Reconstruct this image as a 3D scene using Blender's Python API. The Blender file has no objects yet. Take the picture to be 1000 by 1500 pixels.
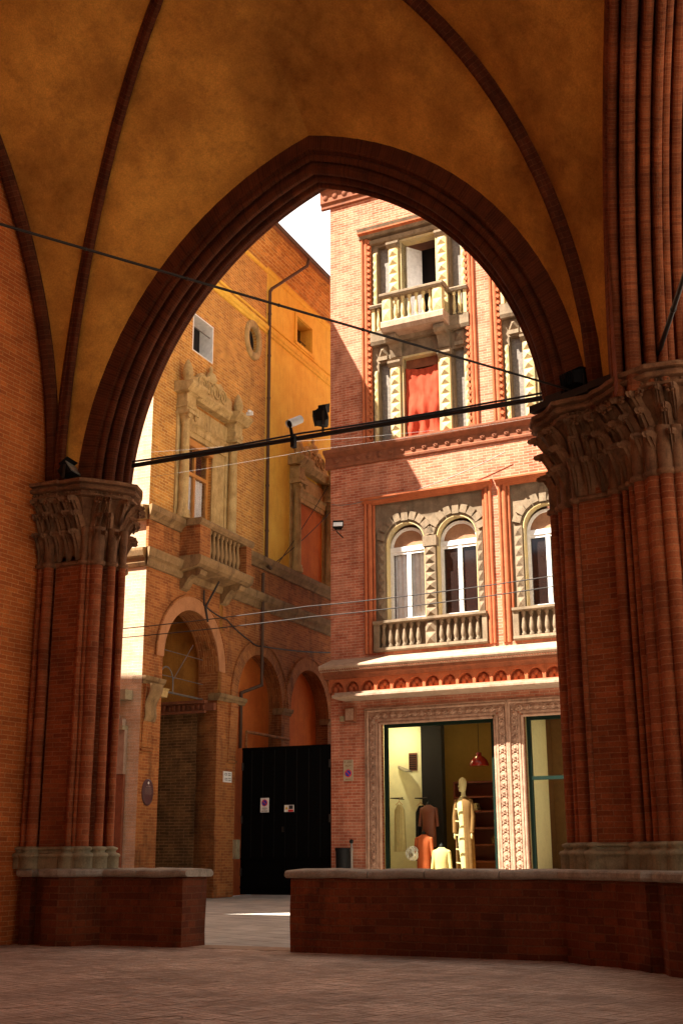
import bpy, math, random
from mathutils import Vector, Matrix, noise
random.seed(7)
PI=math.pi; R=math.radians
C=bpy.context.scene.collection
def lerp(a,b,t): return a+(b-a)*t
# ------------------------------------------------------------------ mesh builder
class MB:
    def __init__(s): s.v=[];s.f=[];s.uv=[];s.sm=[]
    def add(s,vs,fs,smooth=False,uvs=None):
        o=len(s.v); s.v+=[tuple(p) for p in vs]
        for i,f in enumerate(fs):
            s.f.append(tuple(o+k for k in f)); s.sm.append(smooth)
            s.uv.append(None if uvs is None else uvs[i])
        return s
    def box(s,x0,x1,y0,y1,z0,z1):
        v=[(x,y,z) for x in (x0,x1) for y in (y0,y1) for z in (z0,z1)]
        return s.add(v,[(0,1,3,2),(4,6,7,5),(0,4,5,1),(2,3,7,6),(0,2,6,4),(1,5,7,3)])
    def cbox(s,c,d,rot=None):
        v=[Vector((a*d[0]/2,b*d[1]/2,e*d[2]/2)) for a in (-1,1) for b in (-1,1) for e in (-1,1)]
        if rot is not None: v=[rot@p for p in v]
        v=[p+Vector(c) for p in v]
        return s.add(v,[(0,1,3,2),(4,6,7,5),(0,4,5,1),(2,3,7,6),(0,2,6,4),(1,5,7,3)])
    def quad(s,a,b,c,d,uv=None): return s.add([a,b,c,d],[(0,1,2,3)],False,None if uv is None else [uv])
    def prism(s,poly,z0,z1,top=None,cap=True):
        n=len(poly); top=top or poly
        v=[(x,y,z0) for x,y in poly]+[(x,y,z1) for x,y in top]
        f=[(i,(i+1)%n,n+(i+1)%n,n+i) for i in range(n)]
        if cap: f+=[tuple(range(n-1,-1,-1)),tuple(range(n,2*n))]
        return s.add(v,f)
    def ring(s,layers,smooth=False):   # stacked closed polygons [(poly,z)...]
        n=len(layers[0][0]); v=[];f=[]
        for poly,z in layers: v+=[(x,y,z) for x,y in poly]
        for k in range(len(layers)-1):
            for i in range(n): f.append((k*n+i,k*n+(i+1)%n,(k+1)*n+(i+1)%n,(k+1)*n+i))
        f+=[tuple(range(n-1,-1,-1)),tuple((len(layers)-1)*n+i for i in range(n))]
        return s.add(v,f,smooth)
    def tube(s,p0,p1,r0,r1=None,n=10,cap=True,wob=0):
        r1=r0 if r1 is None else r1
        p0=Vector(p0);p1=Vector(p1);d=(p1-p0);L=d.length;d.normalize()
        a=d.orthogonal().normalized() if abs(d.z)<.99 else Vector((1,0,0)); b=d.cross(a)
        m=1 if not wob else max(1,int(L/.55))
        v=[];f=[];uv=[]
        for k in range(m+1):
            t=k/m; q=p0.lerp(p1,t)
            if wob and 0<k<m: q=q+Vector((random.uniform(-wob,wob),random.uniform(-wob,wob),0))
            r=lerp(r0,r1,t)
            for i in range(n):
                w=2*PI*i/n; v.append(q+a*(math.cos(w)*r)+b*(math.sin(w)*r))
        for k in range(m):
            for i in range(n):
                j=(i+1)%n; f.append((k*n+i,k*n+j,(k+1)*n+j,(k+1)*n+i))
                u0=2*PI*r0*i/n;u1=2*PI*r0*(i+1)/n;z0=p0.z+L*k/m;z1=p0.z+L*(k+1)/m
                uv.append([(u0,z0),(u1,z0),(u1,z1),(u0,z1)])
        s.add(v,f,True,uv)
        if cap: 
            s.add(v[:n],[tuple(range(n-1,-1,-1))]); s.add(v[-n:],[tuple(range(n))])
        return s
    def lathe(s,c,prof,n=14,axis='z'):
        v=[];f=[]
        for r,h in prof:
            for i in range(n):
                w=2*PI*i/n
                p=(math.cos(w)*r,math.sin(w)*r,h)
                if axis=='y': p=(p[0],-p[2],p[1])
                if axis=='x': p=(p[2],p[0],p[1])
                v.append((c[0]+p[0],c[1]+p[1],c[2]+p[2]))
        m=len(prof)
        for k in range(m-1):
            for i in range(n):
                j=(i+1)%n; f.append((k*n+i,k*n+j,(k+1)*n+j,(k+1)*n+i))
        s.add(v,f,True)
        s.add(v[:n],[tuple(range(n-1,-1,-1))]); s.add(v[-n:],[tuple(range(n))])
        return s
    def sphere(s,c,r,n=10,m=7):
        rr=r if isinstance(r,(tuple,list)) else (r,r,r)
        v=[];f=[]
        for k in range(m+1):
            t=-PI/2+PI*k/m
            for i in range(n):
                w=2*PI*i/n; v.append((c[0]+rr[0]*math.cos(t)*math.cos(w),c[1]+rr[1]*math.cos(t)*math.sin(w),c[2]+rr[2]*math.sin(t)))
        for k in range(m):
            for i in range(n):
                j=(i+1)%n; f.append((k*n+i,k*n+j,(k+1)*n+j,(k+1)*n+i))
        return s.add(v,f,True)
    def run(s,prof,x0,x1,miter0=0,miter1=0):   # profile [(y,z)] closed, along x
        n=len(prof)
        v=[(x0+miter0*y,y,z) for y,z in prof]+[(x1+miter1*y,y,z) for y,z in prof]
        f=[(i,(i+1)%n,n+(i+1)%n,n+i) for i in range(n)]+[tuple(range(n-1,-1,-1)),tuple(range(n,2*n))]
        return s.add(v,f)
    def runy(s,prof,y0,y1):   # profile [(x,z)] closed, along y
        n=len(prof)
        v=[(x,y0,z) for x,z in prof]+[(x,y1,z) for x,z in prof]
        f=[(i,(i+1)%n,n+(i+1)%n,n+i) for i in range(n)]+[tuple(range(n-1,-1,-1)),tuple(range(n,2*n))]
        return s.add(v,f)
    def grid(s,P,smooth=True,uvf=None):
        nr=len(P);nc=len(P[0]);v=[p for r in P for p in r];f=[];uv=[]
        for i in range(nr-1):
            for j in range(nc-1):
                f.append((i*nc+j,i*nc+j+1,(i+1)*nc+j+1,(i+1)*nc+j))
                if uvf: uv.append([uvf(i,j),uvf(i,j+1),uvf(i+1,j+1),uvf(i+1,j)])
        return s.add(v,f,smooth,uv if uvf else None)
    def diamond(s,x0,x1,y,z0,z1,d=.07):  # pyramid boss facing -y
        cx=(x0+x1)/2;cz=(z0+z1)/2
        return s.add([(x0,y,z0),(x1,y,z0),(x1,y,z1),(x0,y,z1),(cx,y-d,cz)],[(0,1,4),(1,2,4),(2,3,4),(3,0,4)])
    def build(s,name,mat,parent=None,loc=(0,0,0),rot=(0,0,0)):
        me=bpy.data.meshes.new(name); me.from_pydata(s.v,[],s.f)
        uvl=me.uv_layers.new(name='UVMap'); me.update()
        data=[0.0]*(2*len(me.loops))
        for p,uv,sm in zip(me.polygons,s.uv,s.sm):
            p.use_smooth=sm
            if uv is None:
                n=p.normal
                if abs(n.z)>.8: T=(1,0,0);B=(0,1,0)
                else:
                    l=math.hypot(n.x,n.y) or 1; T=(-n.y/l,n.x/l,0); B=(0,0,1)
                for li in p.loop_indices:
                    c=me.vertices[me.loops[li].vertex_index].co
                    data[2*li]=c.x*T[0]+c.y*T[1]; data[2*li+1]=c.x*B[0]+c.y*B[1]+c.z*B[2]
            else:
                for li,q in zip(p.loop_indices,uv): data[2*li]=q[0];data[2*li+1]=q[1]
        uvl.data.foreach_set('uv',data)
        o=bpy.data.objects.new(name,me); C.objects.link(o)
        if mat is not None: me.materials.append(mat)
        o.location=loc;o.rotation_euler=rot
        if parent: o.parent=parent
        return o
def tag(o,label=None,cat=None,group=None,kind=None):
    if label:o['label']=label
    if cat:o['category']=cat
    if group:o['group']=group
    if kind:o['kind']=kind
    return o
def thing(name,label,cat,loc=(0,0,0),rz=0,group=None):
    o=bpy.data.objects.new(name,None);C.objects.link(o);o.location=loc;o.rotation_euler=(0,0,rz)
    return tag(o,label,cat,group)
def copy_to(o,parent,loc):
    c=o.copy();C.objects.link(c);c.parent=parent;c.location=loc
    for ch in list(o.children):
        d=ch.copy();C.objects.link(d);d.parent=c
    return c
# ------------------------------------------------------------------ materials
class NT:
    def __init__(s,name):
        s.m=bpy.data.materials.new(name);s.m.use_nodes=True;s.t=s.m.node_tree;s.t.nodes.clear()
        s.out=s.t.nodes.new('ShaderNodeOutputMaterial')
    def n(s,ty,**k):
        x=s.t.nodes.new(ty)
        for a,b in k.items():
            if hasattr(x,a): setattr(x,a,b)
        return x
    def l(s,a,b): s.t.links.new(a,b)
    def inp(s,x,name,val):
        if hasattr(val,'is_linked') or isinstance(val,bpy.types.NodeSocket): s.l(val,x.inputs[name])
        else: x.inputs[name].default_value=val
    def noise(s,vec,scale,detail=4,rough=.6,sx=None):
        if sx:
            mp=s.n('ShaderNodeMapping');s.l(vec,mp.inputs['Vector']);mp.inputs['Scale'].default_value=sx;vec=mp.outputs[0]
        x=s.n('ShaderNodeTexNoise');s.l(vec,x.inputs['Vector']);x.inputs['Scale'].default_value=scale
        x.inputs['Detail'].default_value=detail;x.inputs['Roughness'].default_value=rough
        return x.outputs['Fac']
    def ramp(s,fac,a,b,lo=(0,0,0,1),hi=(1,1,1,1)):
        x=s.n('ShaderNodeValToRGB');s.l(fac,x.inputs[0]);e=x.color_ramp.elements
        e[0].position=a;e[1].position=b;e[0].color=lo;e[1].color=hi
        return x.outputs[0]
    def mix(s,fac,a,b,mode='MIX'):
        x=s.n('ShaderNodeMix',data_type='RGBA',blend_type=mode)
        for k,v in ((0,fac),(6,a),(7,b)):
            if isinstance(v,bpy.types.NodeSocket): s.l(v,x.inputs[k])
            else: x.inputs[k].default_value=v
        return x.outputs[2]
    def bump(s,h,st,dist=.01,norm=None):
        x=s.n('ShaderNodeBump');s.l(h,x.inputs['Height']);x.inputs['Strength'].default_value=st;x.inputs['Distance'].default_value=dist
        if norm: s.l(norm,x.inputs['Normal'])
        return x.outputs[0]
    def bsdf(s,col,rough=.85,norm=None,metal=0,spec=.3,**k):
        x=s.n('ShaderNodeBsdfPrincipled')
        s.inp(x,'Base Color',col);s.inp(x,'Roughness',rough);x.inputs['Metallic'].default_value=metal
        x.inputs['Specular IOR Level'].default_value=spec
        if norm: s.l(norm,x.inputs['Normal'])
        for a,b in k.items(): s.inp(x,a.replace('_',' '),b)
        s.l(x.outputs[0],s.out.inputs[0]);return s.m
def c4(c): return (c[0],c[1],c[2],1)
def brick(name,c1,c2,mortar,soot=(.06,.03,.02),soot_amt=.5,bw=.27,rh=.07,ms=.009,bump=.6,var=.35,stain=None,stain_amt=0):
    t=NT(name);uv=t.n('ShaderNodeTexCoord');u=uv.outputs['UV'];ob=uv.outputs['Object']
    # wobble the courses a little
    wn=t.n('ShaderNodeTexNoise');t.l(u,wn.inputs['Vector']);wn.inputs['Scale'].default_value=1.7
    vm=t.n('ShaderNodeVectorMath',operation='MULTIPLY_ADD');t.l(wn.outputs['Color'],vm.inputs[0]);vm.inputs[1].default_value=(.03,.03,0);t.l(u,vm.inputs[2])
    b=t.n('ShaderNodeTexBrick');t.l(vm.outputs[0],b.inputs['Vector'])
    for k,v in (('Color1',c4(c1)),('Color2',c4(c2)),('Mortar',c4(mortar)),('Scale',1),('Mortar Size',ms),('Mortar Smooth',.25),('Bias',0),('Brick Width',bw),('Row Height',rh)): b.inputs[k].default_value=v
    col=b.outputs['Color']
    g=t.ramp(t.noise(ob,2.2,6,.65),.3,.72,(1-var,1-var*1.05,1-var*1.1,1),(1+var*.6,1+var*.55,1+var*.5,1))
    col=t.mix(1,col,g,'MULTIPLY')
    fine=t.ramp(t.noise(u,38,3,.7),.3,.75,(.72,.7,.68,1),(1.2,1.2,1.2,1));col=t.mix(1,col,fine,'MULTIPLY')
    if stain: col=t.mix(t.mix(1,t.ramp(t.noise(ob,.55,5,.6),.42,.68),(stain_amt,)*3+(1,),'MULTIPLY'),col,c4(stain))
    s1=t.ramp(t.noise(ob,1.1,6,.7,(1.6,1.6,.5)),.5,.78);col=t.mix(t.mix(1,s1,(soot_amt,)*3+(1,),'MULTIPLY'),col,c4(soot))
    inv=t.n('ShaderNodeMath',operation='SUBTRACT');inv.inputs[0].default_value=1;t.l(b.outputs['Fac'],inv.inputs[1])
    nm=t.bump(inv.outputs[0],bump,.012);nm=t.bump(t.noise(u,30,4,.7),.35,.01,nm)
    return t.bsdf(col,.88,nm,spec=.2)
def stone(name,c1,c2,dark=(.05,.04,.03),dk=.5,sc=3,bump=.4,rough=.85,drip=True):
    t=NT(name);tc=t.n('ShaderNodeTexCoord');ob=tc.outputs['Object']
    col=t.ramp(t.noise(ob,sc,6,.65),.32,.68,c4(c1),c4(c2))
    fine=t.ramp(t.noise(ob,45,4,.7),.3,.75,(.75,.74,.72,1),(1.15,1.15,1.15,1));col=t.mix(1,col,fine,'MULTIPLY')
    s1=t.ramp(t.noise(ob,2.3,6,.75,(2.2,2.2,.45 if drip else 2)),.5,.75)
    col=t.mix(t.mix(1,s1,(dk,)*3+(1,),'MULTIPLY'),col,c4(dark))
    nm=t.bump(t.noise(ob,25,5,.7),bump,.012)
    return t.bsdf(col,rough,nm,spec=.25)
def plain(name,c,rough=.5,metal=0,spec=.4,var=.12,sc=8,bump=.05,**k):
    t=NT(name);tc=t.n('ShaderNodeTexCoord');ob=tc.outputs['Object']
    n=t.noise(ob,sc,4,.6)
    col=t.mix(1,c4(c),t.ramp(n,.3,.7,(1-var,1-var,1-var,1),(1+var,1+var,1+var,1)),'MULTIPLY')
    return t.bsdf(col,rough,t.bump(n,bump,.01),metal,spec,**k)
def emit(name,c,st):
    t=NT(name);e=t.n('ShaderNodeEmission');e.inputs[0].default_value=c4(c);e.inputs[1].default_value=st;t.l(e.outputs[0],t.out.inputs[0]);return t.m
def glass_mat(name,tint=(1,1,1),refl=.12):
    t=NT(name);tr=t.n('ShaderNodeBsdfTransparent');tr.inputs[0].default_value=c4(tint)
    gl=t.n('ShaderNodeBsdfGlossy');gl.inputs['Roughness'].default_value=.02;gl.inputs[0].default_value=(1,1,1,1)
    fr=t.n('ShaderNodeLayerWeight');fr.inputs[0].default_value=refl
    mx=t.n('ShaderNodeMixShader');t.l(fr.outputs['Fresnel'],mx.inputs[0]);t.l(tr.outputs[0],mx.inputs[1]);t.l(gl.outputs[0],mx.inputs[2]);t.l(mx.outputs[0],t.out.inputs[0]);return t.m
M={}
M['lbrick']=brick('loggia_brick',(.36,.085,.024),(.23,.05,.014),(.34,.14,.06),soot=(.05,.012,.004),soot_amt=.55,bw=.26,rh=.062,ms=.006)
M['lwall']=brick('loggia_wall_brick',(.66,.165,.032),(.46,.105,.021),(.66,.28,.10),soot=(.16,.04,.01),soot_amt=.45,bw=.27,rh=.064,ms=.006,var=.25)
M['moulded']=brick('moulded_brick',(.44,.12,.042),(.27,.064,.022),(.40,.17,.08),soot=(.035,.010,.004),soot_amt=.5,bw=.5,rh=.075,ms=.005,var=.4)
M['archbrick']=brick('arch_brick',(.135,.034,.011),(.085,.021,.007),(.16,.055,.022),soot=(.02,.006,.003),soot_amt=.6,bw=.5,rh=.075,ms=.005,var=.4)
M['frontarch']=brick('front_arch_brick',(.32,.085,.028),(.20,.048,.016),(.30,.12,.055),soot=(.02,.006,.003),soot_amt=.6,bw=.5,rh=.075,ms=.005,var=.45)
M['parapet']=brick('parapet_brick',(.27,.062,.018),(.15,.033,.010),(.24,.085,.035),soot=(.03,.010,.004),soot_amt=.85,bw=.27,rh=.085,ms=.008,stain=(.04,.016,.008),stain_amt=.5,bump=1)
M['sbrick']=brick('shop_brick',(.62,.22,.12),(.42,.10,.047),(.62,.40,.28),soot=(.17,.055,.03),soot_amt=.6,bw=.27,rh=.08,ms=.008,var=.34,stain=(.52,.28,.18),stain_amt=.4)
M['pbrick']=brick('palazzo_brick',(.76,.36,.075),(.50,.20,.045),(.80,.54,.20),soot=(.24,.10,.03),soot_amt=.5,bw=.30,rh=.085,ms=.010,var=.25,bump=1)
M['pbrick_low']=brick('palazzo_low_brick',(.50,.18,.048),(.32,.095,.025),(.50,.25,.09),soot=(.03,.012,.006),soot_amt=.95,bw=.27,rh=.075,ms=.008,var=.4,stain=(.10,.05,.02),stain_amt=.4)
M['pdark']=brick('stained_brick',(.22,.11,.04),(.13,.065,.025),(.30,.17,.07),soot=(.04,.025,.012),soot_amt=.9,bw=.32,rh=.085,ms=.011,var=.5)
M['sunlit_brick_tone']=brick('sunlit_brick_tone',(.72,.52,.34),(.62,.42,.26),(.66,.54,.4),soot=(.38,.22,.1),soot_amt=.5,bw=.3,rh=.085,ms=.009,var=.25)  # same palazzo brick, with the end face's sunlight put into the colour
M['yplaster']=stone('yellow_plaster',(.95,.66,.10),(.82,.48,.06),(.42,.20,.04),.45,1.2,.25)
M['oplaster']=stone('orange_plaster',(.68,.19,.03),(.55,.13,.02),(.26,.06,.015),.5,1.5,.2)
M['vault']=stone('vault_plaster',(.78,.37,.065),(.56,.24,.038),(.30,.12,.028),.6,1.1,.35,drip=False)
M['stone']=stone('grey_stone',(.30,.215,.135),(.18,.125,.075),(.07,.055,.035),.75,3,.5)
def cracks(m):
    nt_=m.node_tree;bs=[n for n in nt_.nodes if n.type=='BSDF_PRINCIPLED'][0];src=bs.inputs['Base Color'].links[0].from_socket
    tc=nt_.nodes.new('ShaderNodeTexCoord');no=nt_.nodes.new('ShaderNodeTexNoise');no.inputs['Scale'].default_value=1.3;no.inputs['Detail'].default_value=6
    nt_.links.new(tc.outputs['Object'],no.inputs['Vector'])
    ad=nt_.nodes.new('ShaderNodeVectorMath');ad.operation='MULTIPLY_ADD';ad.inputs[1].default_value=(1.6,1.6,1.6);nt_.links.new(no.outputs['Color'],ad.inputs[0]);nt_.links.new(tc.outputs['Object'],ad.inputs[2])
    vo=nt_.nodes.new('ShaderNodeTexVoronoi');vo.feature='DISTANCE_TO_EDGE';vo.inputs['Scale'].default_value=.38;nt_.links.new(ad.outputs[0],vo.inputs['Vector'])
    r=nt_.nodes.new('ShaderNodeValToRGB');r.color_ramp.elements[0].position=0;r.color_ramp.elements[1].position=.004;r.color_ramp.elements[0].color=(.93,.92,.91,1);nt_.links.new(vo.outputs['Distance'],r.inputs[0])
    mx_=nt_.nodes.new('ShaderNodeMix');mx_.data_type='RGBA';mx_.blend_type='MULTIPLY';mx_.inputs[0].default_value=1;nt_.links.new(src,mx_.inputs[6]);nt_.links.new(r.outputs[0],mx_.inputs[7])
    n2=nt_.nodes.new('ShaderNodeTexNoise');n2.inputs['Scale'].default_value=.45;n2.inputs['Detail'].default_value=7;n2.inputs['Roughness'].default_value=.7;nt_.links.new(tc.outputs['Object'],n2.inputs['Vector'])
    r2_=nt_.nodes.new('ShaderNodeValToRGB');r2_.color_ramp.elements[0].position=.36;r2_.color_ramp.elements[1].position=.62;r2_.color_ramp.elements[0].color=(.50,.44,.40,1);r2_.color_ramp.elements[1].color=(1.1,1.08,1.05,1);nt_.links.new(n2.outputs['Fac'],r2_.inputs[0])
    m3=nt_.nodes.new('ShaderNodeMix');m3.data_type='RGBA';m3.blend_type='MULTIPLY';m3.inputs[0].default_value=1;nt_.links.new(mx_.outputs[2],m3.inputs[6]);nt_.links.new(r2_.outputs[0],m3.inputs[7])
    nt_.links.new(m3.outputs[2],bs.inputs['Base Color'])
cracks(M['vault'])
M['ystone']=stone('ochre_stone',(.66,.46,.20),(.42,.27,.10),(.07,.04,.02),.75,3,.5)
M['wstone']=stone('weathered_stone',(.36,.22,.095),(.20,.115,.048),(.035,.02,.012),.85,2.5,.6)
M['yelstone']=stone('yellow_stained_stone',(.66,.49,.21),(.52,.42,.25),(.22,.14,.06),.5,2.5,.35)
M['base']=stone('base_stone',(.42,.34,.20),(.27,.21,.12),(.06,.045,.03),.7,5,.5)
M['coping']=stone('coping_stone',(.47,.38,.29),(.31,.245,.18),(.08,.055,.04),.6,4,.6,drip=False)
M['capital']=stone('capital_stone',(.30,.135,.062),(.13,.055,.025),(.03,.014,.008),.8,5,.7)
M['terra']=stone('terracotta',(.50,.145,.055),(.38,.095,.035),(.16,.05,.02),.5,4,.3)
M['dterra']=stone('dark_terracotta',(.30,.10,.045),(.20,.065,.03),(.06,.025,.015),.6,4,.3)
M['carved']=stone('carved_stone',(.50,.31,.21),(.34,.19,.12),(.08,.035,.02),.75,6,.5)
M['ledge']=stone('pale_ledge',(.47,.33,.23),(.34,.22,.145),(.16,.09,.05),.6,4,.3)
M['white']=plain('white_paint',(.82,.80,.76),.5)
M['gate']=plain('black_gate_metal',(.0025,.0023,.0022),.9,0,.05)
M['gatefr']=plain('gate_seam_metal',(.004,.0037,.0034),.7,0,.15)
M['iron']=plain('dark_iron',(.035,.025,.02),.55,.6)
M['cable']=plain('cable_rubber',(.03,.022,.018),.7)
M['gwire']=plain('galvanised_wire',(.20,.18,.16),.5,.5)
M['rust']=plain('brown_pipe',(.10,.055,.03),.6,.3)
M['green']=plain('green_frame_paint',(.003,.014,.008),.5,0,.2)
M['wood']=plain('orange_wood',(.52,.22,.05),.45,0,.5,.2,4)
M['curtain']=plain('pale_curtain',(.82,.80,.78),.9)
M['dglass']=plain('dark_window_glass',(.02,.012,.01),.06,0,.5,.3,1,0)
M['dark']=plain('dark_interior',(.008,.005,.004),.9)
M['redcloth']=plain('red_cloth',(.42,.06,.028),.9,0,.1,.12,3)
M['slate']=plain('leaded_panel',(.20,.165,.13),.35,0,.4,.35,14,.3)
M['sign_w']=plain('white_enamel',(.78,.75,.70),.4,var=.04)
M['sign_beige']=plain('faded_beige_enamel',(.42,.34,.22),.5,var=.06)
M['sign_r']=plain('red_enamel',(.65,.03,.03),.4,var=.04)
M['sign_b']=plain('blue_enamel',(.03,.06,.42),.4,var=.04)
M['sign_k']=plain('black_enamel',(.03,.03,.03),.4,var=.04)
M['sign_y']=plain('yellow_enamel',(.8,.5,.03),.4,var=.04)
M['plaque_text']=plain('plaque_letter_enamel',(.22,.15,.13),.5,var=.05)
M['plaque']=plain('brown_plaque_enamel',(.085,.035,.035),.35,var=.08)
M['lampblack']=plain('black_lamp_housing',(.006,.006,.006),.6,0,.2)
M['lens']=plain('lamp_lens',(.25,.22,.18),.08,0,.6)
M['lensw']=plain('pale_lamp_lens',(.8,.8,.78),.1,0,.6)
M['roof']=stone('roof_tile',(.42,.20,.10),(.32,.14,.07),(.1,.06,.04),.5,3,.5)
M['cream']=plain('cream_wall',(.84,.77,.48),.8,var=.05)
M['mannequin']=plain('cream_mannequin',(.62,.50,.26),.45,var=.04)
M['shopwall']=plain('mustard_shop_wall',(.46,.27,.06),.85,var=.06)
M['shelfwood']=plain('dark_red_wood',(.14,.035,.015),.5)
M['tan']=plain('tan_cloth',(.20,.095,.028),.9)
M['dresscloth']=plain('cream_dress_cloth',(.55,.42,.18),.9)
M['blackcloth']=plain('black_cloth',(.005,.004,.004),.85)
M['orangecloth']=plain('rust_cloth',(.42,.08,.02),.85)
M['darkred']=plain('dark_red_enamel',(.28,.015,.012),.2,0,.6)
M['lampglow']=emit('warm_lamp_glow',(1,.88,.60),115)
M['lampdim']=emit('dim_lamp_glow',(1,.74,.34),30)
M['rose_stone']=M['carved']
# street paving
def paving():
    t=NT('street_paving');tc=t.n('ShaderNodeTexCoord');u=tc.outputs['UV']
    mp=t.n('ShaderNodeMapping');t.l(u,mp.inputs[0]);mp.inputs['Rotation'].default_value=(0,0,R(28))
    b=t.n('ShaderNodeTexBrick');t.l(mp.outputs[0],b.inputs['Vector'])
    for k,v in (('Color1',(.52,.47,.40,1)),('Color2',(.40,.365,.31,1)),('Mortar',(.15,.13,.11,1)),('Scale',1),('Mortar Size',.012),('Mortar Smooth',.3),('Brick Width',1.0),('Row Height',.5)): b.inputs[k].default_value=v
    g=t.ramp(t.noise(u,1.3,6,.7),.3,.7,(.6,.6,.6,1),(1.2,1.2,1.2,1))
    f=t.ramp(t.noise(u,60,3,.7),.3,.7,(.8,.8,.8,1),(1.15,1.15,1.15,1))
    col=t.mix(1,t.mix(1,b.outputs['Color'],g,'MULTIPLY'),f,'MULTIPLY')
    inv=t.n('ShaderNodeMath',operation='SUBTRACT');inv.inputs[0].default_value=1;t.l(b.outputs['Fac'],inv.inputs[1])
    nm=t.bump(inv.outputs[0],.6,.02);nm=t.bump(t.noise(u,9,5,.7),.4,.03,nm)
    return t.bsdf(col,.62,nm,spec=.4)
M['street']=paving()
def floorbrick():
    t=NT('floor_brick');a=t.n('ShaderNodeAttribute');a.attribute_name='tint'
    tc=t.n('ShaderNodeTexCoord');ob=tc.outputs['Object']
    col=t.ramp(a.outputs['Fac'],0,1,(.58,.39,.28,1),(.74,.53,.40,1))
    g=t.ramp(t.noise(ob,.8,6,.7),.3,.7,(.55,.55,.55,1),(1.25,1.25,1.25,1));col=t.mix(1,col,g,'MULTIPLY')
    f=t.ramp(t.noise(ob,40,4,.7),.3,.75,(.7,.7,.7,1),(1.2,1.2,1.2,1));col=t.mix(1,col,f,'MULTIPLY')
    d=t.ramp(t.noise(ob,2.6,6,.7),.45,.75);col=t.mix(t.mix(1,d,(.55,.55,.55,1),'MULTIPLY'),col,(.30,.19,.13,1))
    return t.bsdf(col,.75,t.bump(t.noise(ob,35,5,.7),.5,.01),spec=.3)
M['fbrick']=floorbrick()
M['fmortar']=stone('floor_mortar',(.44,.28,.18),(.32,.20,.13),(.07,.05,.04),.5,8,.4,drip=False)
# ------------------------------------------------------------------ wall with openings (faces -y)
def wall(mb,x0,x1,z0,z1,holes,depth=.4,y=0.0,n=14):
    xs={x0,x1};zs={z0,z1};boxes=[]
    for h in holes:
        top=h['z1']+(h['r'] if h.get('r') else 0)
        boxes.append((h['x0'],h['x1'],h['z0'],top));xs|={h['x0'],h['x1']};zs|={h['z0'],top}
    xs=sorted(x for x in xs if x0<=x<=x1);zs=sorted(z for z in zs if z0<=z<=z1)
    for i in range(len(xs)-1):
        for j in range(len(zs)-1):
            cx=(xs[i]+xs[i+1])/2;cz=(zs[j]+zs[j+1])/2
            if any(a<cx<b and c<cz<d for a,b,c,d in boxes): continue
            mb.quad((xs[i],y,zs[j]),(xs[i+1],y,zs[j]),(xs[i+1],y,zs[j+1]),(xs[i],y,zs[j+1]))
    for h in holes:
        a,b,c,d=h['x0'],h['x1'],h['z0'],h['z1'];dp=h.get('d',depth)
        if h.get('open'): continue
        mb.quad((a,y,c),(a,y,d),(a,y+dp,d),(a,y+dp,c)); mb.quad((b,y,d),(b,y,c),(b,y+dp,c),(b,y+dp,d))
        if c>z0+1e-6: mb.quad((a,y,c),(a,y+dp,c),(b,y+dp,c),(b,y,c))
        if h.get('r'):
            r=h['r'];cx=(a+b)/2;hw=(b-a)/2;top=d+r
            A=[(cx-hw*math.cos(PI*k/n),d+r*math.sin(PI*k/n)) for k in range(n+1)]
            for k in range(n):
                (xa,za),(xb,zb)=A[k],A[k+1]
                if zb<top+1e-9: mb.quad((xa,y,za),(xb,y,zb),(xb,y,top),(xa,y,top))
                mb.add([(xa,y,za),(xa,y+dp,za),(xb,y+dp,zb),(xb,y,zb)],[(0,1,2,3)],True,[[(k*.2,0),(k*.2,dp),(k*.2+.2,dp),(k*.2+.2,0)]])
        else: mb.quad((a,y,d),(b,y,d),(b,y+dp,d),(a,y+dp,d))
def arch_ring(mb,cx,zs,r0,r1,y0,y1,n=16,legs=0):
    P=[]
    ang=[PI*k/n for k in range(n+1)]
    row=lambda r,y:[(cx-r*math.cos(a),y,zs+r*math.sin(a)) for a in ang]
    prof=[(r1,y1),(r1,y0),(r0,y0),(r0,y1)]
    rows=[row(r,y) for r,y in prof]
    acc=[0,y1-y0,y1-y0+r1-r0,2*(y1-y0)+r1-r0]
    mb.grid(rows,False,lambda i,j:(acc[i]+.05,(r0+r1)/2*ang[j]))
    if legs:
        for sx in (-1,1): mb.box(*sorted((cx+sx*r0,cx+sx*r1)),y0,y1,zs-legs,zs)
def offset(poly,d):
    n=len(poly);A=sum(poly[i][0]*poly[(i+1)%n][1]-poly[(i+1)%n][0]*poly[i][1] for i in range(n))
    s=1 if A>0 else -1;out=[]
    for i in range(n):
        p0,p1,p2=[Vector(poly[k%n]) for k in (i-1,i,i+1)]
        a=(p1-p0).normalized();b=(p2-p1).normalized()
        na=Vector((a.y,-a.x))*s;nb=Vector((b.y,-b.x))*s
        m=(na+nb); m=m.normalized() if m.length>1e-6 else na
        k=1/max(.5,m.dot(na)); out.append(tuple(p1+m*d*k))
    return out
# ================================================================== CAMERA
cam=bpy.data.cameras.new('camera');co=bpy.data.objects.new('camera',cam);C.objects.link(co)
pitch=R(15.81);roll=R(-.233);yaw=R(26.03)
fwd=Vector((-math.sin(yaw)*math.cos(pitch),math.cos(yaw)*math.cos(pitch),math.sin(pitch)))
r0=Vector((math.cos(yaw),math.sin(yaw),0));u0=r0.cross(fwd)
rv=r0*math.cos(roll)+u0*math.sin(roll);uv_=-r0*math.sin(roll)+u0*math.cos(roll)
mt=Matrix((rv,uv_,-fwd)).transposed().to_4x4();mt.translation=Vector((0,0,1.15));co.matrix_world=mt
cam.sensor_fit='VERTICAL';cam.sensor_height=36;cam.lens=36*1768.3/1500;cam.clip_start=.05;cam.clip_end=2000
bpy.context.scene.camera=co
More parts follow.
